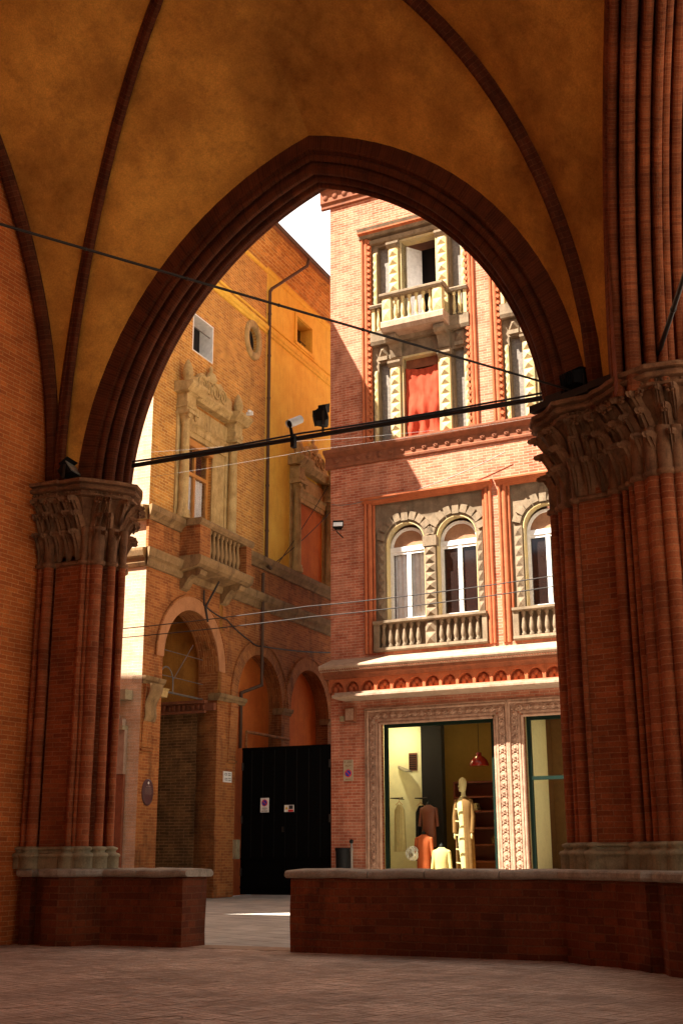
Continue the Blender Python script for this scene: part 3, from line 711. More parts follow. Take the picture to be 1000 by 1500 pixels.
# security camera
sc_=thing('security_camera','white cylindrical security camera mounted on the tie beam','security camera',(-7.58,14.02,6.75))
dcam=Vector((-.276,-.80,-.50)).normalized();cc=Vector((.02,0,.22))
m=MB();m.tube(cc-dcam*.12,cc+dcam*.11,.052,.054,18);m.tube(cc-dcam*.115+Vector((0,0,.01)),cc+dcam*.145+Vector((0,0,.01)),.056,.060,18,False);m.build('body',M['white'],sc_)
MB().tube(cc+dcam*.111,cc+dcam*.118,.050,.050,18).build('lens',M['lampblack'],sc_)
m=MB();m.box(-.03,.03,-.05,.03,-.16,.02);m.tube((0,-.04,-.02),(-.02,-.07,.14),.028,.022,8);m.build('bracket',M['lampblack'],sc_)
def floodlight(name,label,loc,rz,tilt,s,lens='lens',group=None,hood=True):
    t=thing(name,label,'floodlight',loc,rz,group)
    a=MB();P=[(-.5,-.32),(.5,-.32),(.5,.32),(-.5,.32)];Q=[(-.32,-.22),(.32,-.22),(.32,.22),(-.32,.22)]
    sc2=lambda L,k:[(x*k,y*k) for x,y in L]
    v=[(x*s,0,z*s) for x,z in P]+[(x*s,.12*s,z*s) for x,z in P]+[(x*s,.5*s,z*s) for x,z in Q]
    f=[(0,1,5,4),(1,2,6,5),(2,3,7,6),(3,0,4,7),(4,5,9,8),(5,6,10,9),(6,7,11,10),(7,4,8,11),(8,9,10,11)]
    a.add(v,f)
    for k in range(6): a.box(-.33*s+k*.13*s,-.31*s+k*.13*s,.2*s,.56*s,-.24*s,.24*s)
    a.build('housing',M['lampblack'],t,(0,0,0),(R(tilt),0,0))
    MB().box(-.45*s,.45*s,-.012,.01,-.27*s,.27*s).build('lens',M[lens],t,(0,0,0),(R(tilt),0,0))
    b_=MB();b_.box(-.54*s,-.5*s,.1*s,.2*s,-.55*s,.05*s);b_.box(.5*s,.54*s,.1*s,.2*s,-.55*s,.05*s);b_.box(-.54*s,.54*s,.1*s,.2*s,-.58*s,-.54*s);b_.build('bracket',M['iron'],t)
    if hood: MB().box(-.52*s,.52*s,-.2*s,.3*s,.33*s,.345*s).build('visor',M['lampblack'],t,(0,0,0),(R(tilt),0,0))
    return t
floodlight('floodlight','black floodlight with cooling fins clamped on the tie beam',(-7.10,14.08,7.00),R(118),-12,.33)
floodlight('floodlight','black floodlight resting on the left pier capital',(-10.92,13.42,6.60),R(100),-35,.34)
floodlight('floodlight','black floodlight standing on the right pier capital beside the iron bar',(-3.42,13.50,6.66),R(150),-8,.32)
jb=MB().cbox((-3.70,13.62,6.47),(.26,.16,.17),Matrix.Rotation(R(-25),3,'Z'));jb.box(-3.62,-3.58,13.5,13.54,6.3,6.4);tag(jb.build('junction_box',M['iron']),'dark grey box on the left edge of the right capital','junction box')
# ================================================================== helpers for facades
BAL=None
def baluster_mb(h,r):
    return MB().lathe((0,0,0),[(r*.9,0),(r*.9,h*.08),(r*.55,h*.12),(r*.75,h*.2),(r*.95,h*.34),(r*.8,h*.5),(r*.5,h*.72),(r*.55,h*.86),(r*.85,h*.9),(r*.9,h)],10)
def balustrade(parent,xs,y,z0,h,r,mat,name='baluster'):
    o=None
    for x in xs:
        if o is None: o=baluster_mb(h,r).build(name,mat,parent,(x,y,z0))
        else: copy_to(o,parent,(x,y,z0))
def diamond_pilaster(mb,x0,x1,y,z0,z1,step=.3,d=.07):
    mb.box(x0,x1,y,y+.22,z0,z1)
    n=max(1,round((z1-z0)/step));s=(z1-z0)/n
    for k in range(n): mb.diamond(x0+.012,x1-.012,y-.001,z0+k*s+.012,z0+(k+1)*s-.012,d)
def rosette(mb,x,y,z,r):
    mb.lathe((x,y,z),[(r,-.01),(r,.012),(r*.8,.03),(r*.6,.018),(r*.35,.03),(r*.15,.055)],10,'y')
nb=thing('neighbour_building','plain red brick house beside the arcade, hidden behind the left pier','building',(-18.3,0,0))
hn=[dict(x0=1.5+3*k,x1=2.7+3*k,z0=z,z1=z+1.9,d=.3) for k in range(6) for z in (1.2,5.2,9.4)]
m=MB();wall(m,0,20,0,15,hn);m.box(.0,20,.31,3.6,0.0,15.0) if False else m.quad((0,0,0),(0,0,15),(0,3.8,15),(0,3.8,0));m.quad((0,3.8,0),(0,3.8,15),(20,3.8,15),(20,3.8,0));m.quad((0,0,15),(20,0,15),(20,3.8,15),(0,3.8,15))
nbw=m.build('wall',M['lwall'],nb);nb.location=(-38.3,16.2,0)
m=MB()
for h in hn: m.box(h['x0'],h['x1'],.3,.34,h['z0'],h['z1'])
m.build('window',M['dglass'],nb);MB().quad((20,0,0),(20,3.8,0),(20,3.8,15),(20,0,15)).build('wall',M['lwall'],nb);MB().box(-.3,20.2,-.3,4.0,15.0,15.2).build('roof',M['roof'],nb)
# ================================================================== SHOP BUILDING (local x right, y inward)
GX,GY=-18.425,31.0
SX,SY=-15.496,31.0
SR=R(-1.63)
shop=thing('shop_building','tall pink brick palazzo with terracotta window bays and a lit shop window','building',(SX,SY,0),SR)
W_=16.7
NB=4;PER=4.16
holes=[]
for k in range(NB):
    o=k*PER
    holes.append(dict(x0=o+1.22,x1=o+4.98,z0=6.62,z1=11.1,d=.14))
    holes.append(dict(x0=o+1.20,x1=o+4.72,z0=12.86,z1=19.75,d=.14))
gh=[(1.50,4.93),(5.66,9.09),(9.82,13.25)]
for a,b2 in gh: holes.append(dict(x0=a,x1=b2,z0=.35,z1=4.72,d=.3))
mb=MB();wall(mb,0,W_+1.4,0,21.2,holes)
mb.quad((0,0,0),(0,0,21.2),(0,9,21.2),(0,9,0));mb.quad((W_+1.4,0,0),(W_+1.4,9,0),(W_+1.4,9,21.2),(W_+1.4,0,21.2));mb.quad((0,9,0),(0,9,21.2),(W_+1.4,9,21.2),(W_+1.4,9,0))
mb.build('wall',M['sbrick'],shop)
# string course between floors
mb=MB();mb.run([(0.0,12.27),(-.06,12.30),(-.07,12.36),(-.04,12.40),(-.05,12.62),(-.12,12.68),(-.20,12.74),(-.22,12.80),(-.22,12.85),(0.0,12.89)],-.16,W_+1.5)
x=.22
while x<W_+1.2: rosette(mb,x,-.055,12.51,.075);x+=.36
mb.build('string_course',M['dterra'],shop)
# top cornice
mb=MB();mb.run([(0,21.05),(-.08,21.08),(-.08,21.2),(-.14,21.25),(-.14,21.65),(-.34,21.75),(-.40,21.98),(0,22.0)],-.3,W_+1.6)
x=-.1
while x<W_+1.5: mb.sphere((x,-.14,21.45),(.11,.05,.14),8,5);x+=.34
mb.build('top_cornice',M['dterra'],shop)
rfm=MB().box(-.3,W_+1.6,-.2,9.2,22.0,22.25);rfm.build('roof',M['roof'],shop)
# main cornice over ground floor
mb=MB();mb.run([(0.003,5.30),(-.80,5.30),(-.85,5.33),(-.85,5.39),(-.70,5.42),(-.70,5.47),(-.5,5.50),(0.003,5.50)],.48,W_+1.5);mb.build('fascia',M['ledge'],shop)
mb=MB();n=int((W_+1.4)/.485);hs=[dict(x0=.25+i*.485,x1=.25+i*.485+.40,z0=5.51,z1=5.60,r=.2,d=.13) for i in range(n)]
wall(mb,.2,W_+1.5,5.50,5.88,hs,y=-.50,n=8);mb.run([(-.365,5.50),(-.365,5.88),(0.0,5.88),(0.0,5.50)],.2,W_+1.5)
mb.quad((.2,-.50,5.50),(.2,-.50,5.88),(.2,-.36,5.88),(.2,-.36,5.50))
for i in range(n):
    cx=.45+i*.485
    for q in (-.09,.09): mb.sphere((cx+q,-.38,5.59),(.085,.06,.11),8,5)
    mb.sphere((cx,-.38,5.69),(.075,.06,.085),8,5)
mb.build('scalloped_frieze',M['terra'],shop)
mb=MB();mb.run([(0.002,5.88),(-.53,5.88),(-.56,5.93),(-.60,5.97),(-.66,5.99),(-.68,6.07),(0.002,6.07)],.08,W_+1.5)
x=.05
while x<W_+1.4: mb.box(x,x+.035,-.76,-.67,6.085,6.135);x+=.07
mb.build('cornice',M['dterra'],shop)
mb=MB().run([(0.0,6.07),(-.70,6.07),(-.77,6.14),(-.80,6.18),(-.80,6.22),(-.76,6.25),(0,6.52)],.02,W_+1.5);mb.build('ledge',M['ledge'],shop)
# bays
def frame_tubes(parent,x0,x1,z0,z1,side,rope=False):
    mb=MB()
    for i,(dx,r) in enumerate(((.04,.05),(.16,.075),(.27,.045))):
        for s,xx in ((1,x0),(-1,x1)):
            x=xx+s*dx
            mb.tube((x,-.03+.05*i,z0),(x,-.03+.05*i,z1-.03),r,r,8,True,wob=.003)
    mb.run([(0.03,z1-.14),(-.06,z1-.10),(-.12,z1-.02),(-.22,z1+.01),(-.22,z1+.05),(-.10,z1+.10),(.0,z1+.12),(.03,z1+.12)],x0-.04,x1+.04)
    if rope:
        for xx in (x0+.26,x1-.26):
            z=z0+.08;k=0
            while z<z1-.15: 
                mb.cbox((xx,.0,z),(.10,.10,.10),Matrix.Rotation(R(35),3,'Y'));z+=.2;k+=1
    return mb.build('bay_frame',M['terra'],parent)
def second_bay(o,first):
    X0,X1=o+1.12,o+5.08
    mb=MB();wall(mb,o+1.22,o+4.98,6.62,11.1,[dict(x0=o+1.76,x1=o+2.98,z0=7.52,z1=9.76,r=.61,d=.25),dict(x0=o+3.34,x1=o+4.56,z0=7.52,z1=9.76,r=.61,d=.25)],y=.12)
    # voussoir diamonds over the arches and quoins
    for cx in (o+2.37,o+3.95):
        for k in range(1,10):
            a=PI*k/10;rr=.80 if k!=5 else .86
            x=cx-rr*math.cos(a);z=9.76+rr*math.sin(a)
            if z>11.02 : continue
            mb.cbox((x,.105,z),(.2,.10,.24 if k!=5 else .42),Matrix.Rotation(-(a-PI/2),3,'Y').transposed() if False else Matrix.Rotation(a-PI/2,3,'Y'))
    mb.build('bay_stonework',M['stone'],shop)
    mb=MB();diamond_pilaster(mb,o+3.0,o+3.32,.04,7.52,9.55,.27);mb.box(o+2.95,o+3.37,-.0,.2,9.55,9.85);mb.build('pilaster',M['stone'],shop)
    for a_ in ((1.52,1.74,.05,7.52,9.8,.27,.05),(4.58,4.74,.05,7.52,9.8,.27,.05),(3.0,3.32,-.04,6.72,7.42,.33,.08)):
        mb=MB();diamond_pilaster(mb,o+a_[0],o+a_[1],*a_[2:]);mb.build('pilaster',M['stone'],shop)
    mb=MB()
    for cx in (o+2.37,o+3.95):
        arch_ring(mb,cx,9.76,.585,.609,.10,.40,14);mb.box(cx-.609,cx-.585,.10,.40,7.53,9.76);mb.box(cx+.585,cx+.609,.10,.40,7.53,9.76)
    mb.build('ochre_jamb',M['yelstone'],shop)
    fr=frame_tubes(shop,X0,X1,6.60,11.12,0)
    # balustrade
    bs=MB();bs.run([(-.12,7.40),(-.15,7.43),(-.15,7.50),(.11,7.53),(.11,7.40)],o+1.42,o+4.84);bs.run([(-.10,6.62),(-.12,6.66),(-.10,6.74),(.1,6.76),(.1,6.62)],o+1.42,o+4.84)
    bs.box(o+1.42,o+1.58,-.09,.1,6.74,7.4);bs.box(o+4.70,o+4.84,-.09,.1,6.74,7.4)
    bo=bs.build('balustrade',M['stone'],shop)
    balustrade(bo,[o+1.70+.215*i for i in range(6)],-.0,6.75,.65,.075,M['stone']);balustrade(bo,[o+3.47+.215*i for i in range(6)],-.0,6.75,.65,.075,M['stone'])
    for i,cx in enumerate((o+2.37,o+3.95)):
        wn=MB();y0,y1=.34,.40
        for a,b2 in ((-.585,-.50),(.50,.585),(-.06,-.003),(.003,.06)): wn.box(cx+a,cx+b2,y0,y1,7.53,9.62)
        wn.box(cx-.50,cx-.06,y0+.01,y1-.01,7.53,7.62);wn.box(cx+.06,cx+.50,y0+.01,y1-.01,7.53,7.62)
        wn.box(cx-.58,cx+.58,y0-.02,y1-.02,9.56,9.70);wn.box(cx-.50,cx-.06,y0+.01,y1-.01,9.48,9.56);wn.box(cx+.06,cx+.5,y0+.01,y1-.01,9.48,9.56)
        arch_ring(wn,cx,9.68,.50,.584,y0,y1,14)
        wo=wn.build('window',M['white'],shop)
        MB().box(cx-.49,cx+.49,.41,.43,7.6,9.5).build('glass',M['dglass'] if not(i==0 and first) else M['dglass2'],wo)
        ln=MB();A=[(cx-.5*math.cos(PI*k/12),9.70+.5*math.sin(PI*k/12)) for k in range(13)]
        ln.add([(x,.385,z) for x,z in A],[tuple(range(12,-1,-1))]);ln.build('lunette_panel',M['lunette'],wo)
        if i==0 and first:
            cu=MB();P=[[ (cx-.48+.96*q/40,.46+.018*math.sin(q*1.1),z) for q in range(41)] for z in (7.6,8.5,9.5)];cu.grid(P);cu.build('curtain',M['curtain'],wo)
M['dglass2']=glass_mat('clear_pane',(.97,.97,.97),.12)
M['lunette']=stone('lunette_board',(.42,.22,.12),(.30,.15,.08),(.15,.07,.04),.4,4,.2)
def third_bay(o,first):
    X0,X1=o+1.10,o+4.82
    H=[];y=.12
    for z0,z1 in ((12.9,15.45),(16.55,19.35)):
        H+= [dict(x0=o+1.60,x1=o+1.98,z0=z0,z1=z1,d=.22),dict(x0=o+2.42,x1=o+3.56,z0=z0,z1=z1,d=.35),dict(x0=o+4.02,x1=o+4.36,z0=z0,z1=z1,d=.22)]
    mb=MB();wall(mb,o+1.2,o+4.72,12.86,19.75,H,y=y);mb.build('bay_stonework',M['stone'],shop)
    for z0,z1 in ((12.88,15.2),(16.5,19.15)):
        for a,b2 in ((2.03,2.34),(3.64,3.95)):
            mb=MB();diamond_pilaster(mb,o+a,o+b2,.0,z0,z1,.30);mb.build('pilaster',M['yelstone'],shop)
        for a,b2 in ((1.47,1.58),(4.38,4.5)):
            mb=MB();diamond_pilaster(mb,o+a,o+b2,.06,z0,z1,.30,.03);mb.build('pilaster',M['yelstone'],shop)
    for z1 in (15.2,19.15):
        for a,b2 in ((1.98,2.39),(3.59,4.0)):
            MB().run([(.1,z1),(-.02,z1),(-.10,z1+.10),(-.10,z1+.17),(-.03,z1+.19),(-.08,z1+.24),(.1,z1+.26)],o+a,o+b2).build('pilaster_capital',M['stone'],shop)
    MB().run([(.1,19.42),(-.02,19.44),(-.06,19.55),(.1,19.58)],o+1.4,o+4.6).build('lintel',M['stone'],shop)
    for a in (1.62,4.1):
        MB().box(o+a,o+a+.3,.02,.2,15.50,15.62).diamond(o+a,o+a+.3,.10,15.62,16.0,.12).build('keystone_block',M['stone'],shop)
    MB().run([(.1,16.0),(-.06,16.0),(-.10,16.1),(-.10,16.42),(-.04,16.45),(.1,16.45)],o+1.42,o+4.62).build('string_band',M['stone'],shop)
    mb=MB()
    for z0,z1 in ((12.9,15.44),(16.6,19.34)):
        mb.box(o+2.36,o+2.42,.08,.46,z0,z1);mb.box(o+3.56,o+3.62,.08,.46,z0,z1);mb.box(o+2.36,o+3.62,.08,.46,z1,z1+.07)
    mb.build('ochre_jamb',M['yelstone'],shop)
    for z0,z1 in ((12.9,15.45),(16.55,19.35)):
        for a_,b_ in ((1.6,1.98),(4.02,4.36)): MB().box(o+a_,o+b_,.31,.33,z0,z1).build('side_panel',M['slate'],shop)
    frame_tubes(shop,X0,X1,12.86,19.78,0,True)
    mb=MB();mb.run([(.1,19.62),(-.10,19.66),(-.12,19.78),(-.2,19.84),(-.24,19.94),(.1,20.0)],o+1.05,o+4.87);mb.build('bay_cornice',M['stone'],shop)
    # balcony
    bl=MB();bl.run([(.1,16.10),(-.50,16.14),(-.54,16.2),(-.58,16.26),(-.58,16.42),(-.54,16.47),(.1,16.48)],o+2.0,o+4.02)
    bo=bl.build('balcony',M['ledge'],shop)
    for a in (2.06,3.62):
        bk=MB();bk.run([(.1,16.10),(-.40,16.10),(-.42,15.98),(-.33,15.88),(-.16,15.86),(-.08,15.74),(-.02,15.5),(.1,15.45)],o+a,o+a+.34);bk.build('bracket',M['stone'],bo)
    for a_,b_ in ((2.04,2.32),(3.68,3.98)):
        ps=MB();diamond_pilaster(ps,o+a_,o+b_,-.54,16.48,17.22,.36,.05);ps.build('post',M['yelstone'],bo)
    for a_,b_ in ((1.46,1.56),(4.46,4.56)): MB().box(o+a_,o+b_,-.06,.1,16.45,17.2).build('post',M['yelstone'],bo)
    rl=MB();rl.run([(-.26,17.22),(-.58,17.22),(-.62,17.28),(-.62,17.34),(-.58,17.37),(-.26,17.37)],o+1.98,o+4.04)
    rl.run([(.09,17.17),(-.12,17.19),(-.15,17.26),(-.12,17.31),(.09,17.31)],o+1.42,o+1.98);rl.run([(.09,17.17),(-.12,17.19),(-.15,17.26),(-.12,17.31),(.09,17.31)],o+4.04,o+4.60)
    rl.box(o+1.98,o+2.1,-.27,.1,17.215,17.33);rl.box(o+3.92,o+4.04,-.27,.1,17.215,17.33);rl.build('rail',M['stone'],bo)
    balustrade(bo,[o+2.44+.225*i for i in range(6)],-.42,16.48,.74,.07,M['yelstone'])
    balustrade(bo,[o+1.68,o+1.86],-.02,16.45,.72,.065,M['yelstone']);balustrade(bo,[o+4.16,o+4.33],-.02,16.45,.72,.065,M['yelstone'])
    # windows
    if first:
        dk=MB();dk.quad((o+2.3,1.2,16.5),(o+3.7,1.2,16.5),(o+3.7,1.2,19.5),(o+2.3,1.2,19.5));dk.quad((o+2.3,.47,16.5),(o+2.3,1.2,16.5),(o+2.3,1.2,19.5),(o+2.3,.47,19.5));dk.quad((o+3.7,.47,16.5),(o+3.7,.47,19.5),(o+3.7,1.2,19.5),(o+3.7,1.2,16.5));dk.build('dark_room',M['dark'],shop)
        for px_,rz in ((o+2.45,R(58)),(o+3.53,R(112))):
            s=1
            ws=MB();L=.56
            for a,b2,c,d in ((0,.06,16.56,19.3),(L-.06,L,16.56,19.3),(.06,L-.06,16.56,16.64),(.06,L-.06,19.22,19.3)): ws.box(a,b2,-.025,.025,c,d)
            wo=ws.build('open_casement',M['white'],shop,(px_,.42,0),(0,0,rz))
            MB().box(.06,L-.06,-.006,.006,16.64,19.22).build('glass',M['curtain'],wo)
        cl=MB();P=[]
        for i in range(25):
            t=i/24;row=[]
            for j in range(33):
                s_=j/32;x=o+2.44+1.12*s_
                yy=.10+.09*noise.noise(Vector((s_*6,t*4,1)))+.03*noise.noise(Vector((s_*19,t*11,4)))+.035*math.sin(s_*19+t*2)*(.3+t)+.03*math.sin(t*7+s_*3)
                row.append((x,yy+.1,15.15-2.22*t-.09*math.sin(PI*s_)*(1-t)-.03*math.sin(s_*14)*t))
            P.append(row)
        cl.grid(P);tag(cl.build('red_awning_cloth',M['redcloth'],shop))
        MB().box(o+2.42,o+3.56,.30,.42,15.15,15.45).build('cloth_roller',M['dterra'],shop)
        MB().box(o+2.42,o+3.56,.46,.5,12.9,15.45).build('glass',M['dglass'],shop)
    else:
        for z0,z1 in ((12.9,15.45),(16.55,19.35)):
            ws=MB()
            for a,b2 in ((2.42,2.50),(2.95,3.03),(3.48,3.56)): ws.box(o+a,o+b2,.36,.42,z0,z1)
            wo=ws.build('window',M['white'],shop);MB().box(o+2.42,o+3.56,.43,.45,z0,z1).build('glass',M['dglass'],wo)
for k in range(NB): second_bay(k*PER,k==0);third_bay(k*PER,k==0)
# ground floor carved frames
def carved_frame(a,b2,zt,first):
    mb=MB();zt0=zt
    # plain fillets around, rosette band between
    def strip(x0,x1,y0,z0,z1): mb.box(x0,x1,y0,.1,z0,z1)
    W2=.47
    for s,xx in ((-1,a),(1,b2)):
        def X(d0,d1): return sorted((xx+s*d0,xx+s*d1))
        mb.tube((xx+s*.05,.02,.3),(xx+s*.05,.02,zt+.05),.05,.05,8,False)
        strip(*X(.09,.15),-.04,.3,zt+.09);strip(*X(.15,.35),-.006,.3,zt+.15)
        mb.tube((xx+s*.40,-.02,.3),(xx+s*.40,-.02,zt+.40),.045,.045,8,False);strip(*X(.435,.47),-.06,.3,zt+.435)
        z=.42
        cx=xx+s*.25
        while z<zt+.1:
            rosette(mb,cx,-.012,z,.10)
            for q in (-1,1):
                mb.sphere((cx+q*.06,-.012,z+.112),(.03,.04,.045),6,4)
            z+=.225
    # top
    mb.tube((a,.02,zt+.05),(b2,.02,zt+.05),.05,.05,8,False);mb.box(a-.09,b2+.09,-.038,.1,zt+.09,zt+.15);mb.box(a-.35,b2+.35,-.007,.1,zt+.15,zt+.35)
    mb.tube((a-.4,-.02,zt+.40),(b2+.4,-.02,zt+.40),.045,.045,8,False);mb.box(a-.47,b2+.47,-.059,.1,zt+.435,zt+.47)
    x=a-.1
    while x<b2+.2: rosette(mb,x,-.012,zt+.25,.09);mb.sphere((x+.11,-.01,zt+.25),(.045,.035,.03),6,4);x+=.225
    return mb.build('carved_frame',M['carved'],shop)
for i,(a,b2) in enumerate(gh): carved_frame(a+.06,b2-.06,4.60,i==0)
for i,(a,b2) in enumerate(gh):
    fr=MB();x0,x1=a+.09,b2-.09
    for p,q in ((x0,x0+.09),(x1-.09,x1)): fr.box(p,q,.14,.26,.35,4.62)
    fr.box(x0+.09,x1-.09,.14,.26,4.52,4.62);fr.box(x0+.09,x1-.09,.14,.26,.35,.45)
    if i: fr.box(x0+.09,x1-.09,.145,.25,2.98,3.07);
    fo=fr.build('shop_window',M['green'],shop)
    MB().box(x0+.09,x1-.09,.19,.2,.45,4.52).build('glass',M['shopglass'] if 'shopglass' in M else M.setdefault('shopglass',glass_mat('shop_glass',(.96,.98,.94),.05)),fo)
# shop rooms
rm=MB()
def inner(mb,x0,x1,y0,y1,z0,z1):
    mb.quad((x0,y1,z0),(x1,y1,z0),(x1,y1,z1),(x0,y1,z1));mb.quad((x0,y0,z0),(x0,y1,z0),(x0,y1,z1),(x0,y0,z1));mb.quad((x1,y0,z0),(x1,y0,z1),(x1,y1,z1),(x1,y1,z0));mb.quad((x0,y0,z1),(x0,y1,z1),(x1,y1,z1),(x1,y0,z1));mb.quad((x0,y0,z0),(x1,y0,z0),(x1,y1,z0),(x0,y1,z0))
rm2=MB();inner(rm2,.75,5.25,.305,3.4,.34,5.0);rm2.build('shop_room',M['shopwall'],shop)
rm3=MB();rm3.box(.76,1.98,1.9,1.99,.35,4.99);rm3.box(.76,.82,.31,1.9,.35,4.99);rm3.build('white_partition',M['cream'],shop)
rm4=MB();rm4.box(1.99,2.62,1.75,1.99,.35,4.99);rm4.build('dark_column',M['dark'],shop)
rm5=MB();inner(rm5,5.35,13.3,.305,3.4,.34,5.0);rm5.build('shop_room',M['tan'],shop)
rm6=MB().box(5.6,5.66,.31,2.0,.35,4.9);rm6.build('white_partition',M['cream'],shop)
MB().box(4.25,5.2,1.55,1.6,3.1,4.4).build('dark_display_panel',M['dark'],shop)
MB().box(4.45,5.2,1.5,1.62,.35,3.0).build('dark_display_panel',M['shelfwood'],shop)
# shelf unit
sh=MB();sh.box(2.85,2.90,2.0,2.5,.35,3.1);sh.box(2.85,4.95,2.5,2.54,.35,3.1)
for z in (.9,1.35,1.8,2.25,2.65,3.06): sh.box(2.9,4.95,2.0,2.5,z,z+.05)
so_=sh.build('shelf_unit',M['shelfwood'],None);so_.location=(SX,SY,0);so_.rotation_euler=(0,0,SR);tag(so_,'dark red wooden shelves behind the mannequin in the shop','shelf')
for i_,(x_,z_,c_,l_) in enumerate(((3.35,2.30,'dresscloth','folded cream cloths on the upper shelf left of the mannequin head'),(3.2,1.85,'orangecloth','folded rust cloths on the middle shelf left of the mannequin'),(4.2,1.85,'dresscloth','folded cream cloths on the middle shelf right of the mannequin'),(4.1,1.40,'tan','folded brown cloths on the low shelf right of the mannequin'),(4.3,2.30,'orangecloth','folded rust cloths on the upper shelf right of the mannequin'))):
    m=MB()
    for k in range(4): m.cbox((x_+random.uniform(-.02,.02),2.2,z_+.03+k*.05),(.34,.26,.042),Matrix.Rotation(random.uniform(-.08,.08),3,'Z'))
    o_=m.build('folded_cloth_pile',M[c_]);o_.location=(SX,SY,0);o_.rotation_euler=(0,0,SR);tag(o_,l_,'folded clothes','folded cloth piles on the shop shelves')
def in_shop(o): o.location=(SX,SY,0);o.rotation_euler=(0,0,SR);return o
def shopthing(name,label,cat,group=None):
    return thing(name,label,cat,(SX,SY,0),SR,group)
# ceiling lamps inside the shop (real emitters)
for i,(x,y) in enumerate(((1.35,1.0),(3.4,1.2),(7.4,1.5))):
    o=shopthing('ceiling_spot',['warm ceiling spot over the clothes rail at the shop window left side','warm ceiling spot over the shop mannequin','warm ceiling spot inside the right hand shop window'][i],'ceiling lamp')
    MB().lathe((x,y,4.86),[(.10,0),(.10,.13)],12).build('can',M['white'],o);MB().lathe((x,y,4.84),[(.085,0),(.085,.015)],12).build('bulb',M['lampglow'] if i==0 else M['lampdim'],o)
# mannequin bust column
mn=shopthing('mannequin','cream shop mannequin in an open tan coat, seen in the lit window','mannequin')
def torso(mb,cx,cy,z0,rings,n=20):
    P=[[(cx+rx*math.cos(2*PI*k/n),cy+ry*math.sin(2*PI*k/n),z0+z) for k in range(n+1)] for z,rx,ry in rings];mb.grid(P)
    mb.add(P[-1][:n],[tuple(range(n))])
cx,cy=3.62,.85
mb=MB();torso(mb,cx,cy,0,[(.4,.10,.09),(.9,.12,.10),(1.3,.17,.13),(1.55,.185,.14),(1.85,.13,.105),(2.05,.15,.125),(2.28,.185,.145),(2.45,.20,.12),(2.56,.19,.09),(2.62,.10,.075),(2.67,.062,.06),(2.80,.056,.06)])
torso(mb,cx-.012,cy,0,[(2.74,.03,.03),(2.78,.07,.07),(2.83,.088,.085),(2.90,.10,.095),(2.97,.112,.10),(3.04,.108,.10),(3.10,.085,.08),(3.135,.045,.045),(3.145,.01,.01)])
mb.sphere((cx-.118,cy-.03,2.905),(.022,.018,.03),6,5);mb.sphere((cx-.09,cy-.04,2.835),(.035,.035,.022),8,6);mb.sphere((cx-.07,cy-.03,2.79),(.045,.045,.03),8,6);mb.sphere((cx+.02,cy-.098,2.91),(.02,.012,.03),6,5)
mb.build('body',M['mannequin'],mn)
ct=MB();P=[];N=26
for z,r_,g_ in ((.55,.27,.75),(1.0,.26,.72),(1.5,.25,.68),(1.85,.215,.62),(2.1,.23,.60),(2.35,.245,.55),(2.50,.235,.5),(2.58,.17,.5),(2.63,.11,.7)):
    row=[]
    for k in range(N+1):
        a=lerp(-PI*.66+g_,-PI*.66-g_+2*PI,k/N);w_=1+.06*math.sin(k*1.9)*(1 if z<1.9 else .3);row.append((cx+.015+r_*w_*math.cos(a),cy+r_*.72*w_*math.sin(a),z))
    P.append(row)
ct.grid(P)
for sx in (-1,1):
    ct.tube((cx+sx*.20,cy,2.52),(cx+sx*.265,cy-.02,2.1),.07,.062,10);ct.tube((cx+sx*.265,cy-.02,2.1),(cx+sx*.25,cy-.08,1.68),.062,.055,10);ct.sphere((cx+sx*.20,cy,2.51),.072,10,6)
cto=ct.build('coat',M['tan'],mn);
for sx in (-1,1): MB().sphere((cx+sx*.245,cy-.09,1.60),(.03,.04,.09),8,6).build('hand',M['mannequin'],mn)
MB().lathe((cx,cy,.345),[(.24,0),(.24,.03),(.05,.05)],16).build('stand',M['white'],mn)
lp=MB()
for z in (2.30,1.98,1.62,1.25,.9): lp.cbox((cx-.08,cy-.185,z),(.20,.02,.035),Matrix.Rotation(R(8),3,'Y'))
lp.build('toggle_strap',M['mannequin'],mn)
# hanging clothes and rails
def garment(name,label,x,y,z1,z0,w0,w1,mat,hanger=True,cat='garment'):
    o=shopthing(name,label,cat);mb=MB();P=[]
    for k in range(9):
        t=k/8;z=lerp(z1,z0,t);wd=lerp(w0,w1,t**.7)*(.55 if k==0 else 1);row=[]
        for q in range(15):
            s=q/14*2-1;row.append((x+s*wd/2,y-.06*math.sqrt(max(0,1-s*s))+.012*math.sin(s*14+t*4),z-(abs(s)*.05 if k==0 else 0)))
        P.append(row)
    mb.grid(P);P2=[[(p[0],y+.05-(p[1]-y)*.2,p[2]) for p in r] for r in P];mb.grid(P2);mb.build('cloth',mat,o)
    if hanger:
        h=MB();h.tube((x-w0*.4,y,z1-.02),(x,y,z1+.08),.008);h.tube((x,y,z1+.08),(x+w0*.4,y,z1-.02),.008);h.tube((x,y,z1+.08),(x,y,z1+.17),.006);h.build('hanger',M['wood'],o)
    return o
garment('dress','long cream dress on a hanger at the left of the shop window',1.62,1.0,2.48,1.2,.26,.36,M['dresscloth'])
garment('coat','black coat hanging from the wall rail in the shop',2.12,1.35,2.45,.95,.28,.38,M['blackcloth'])
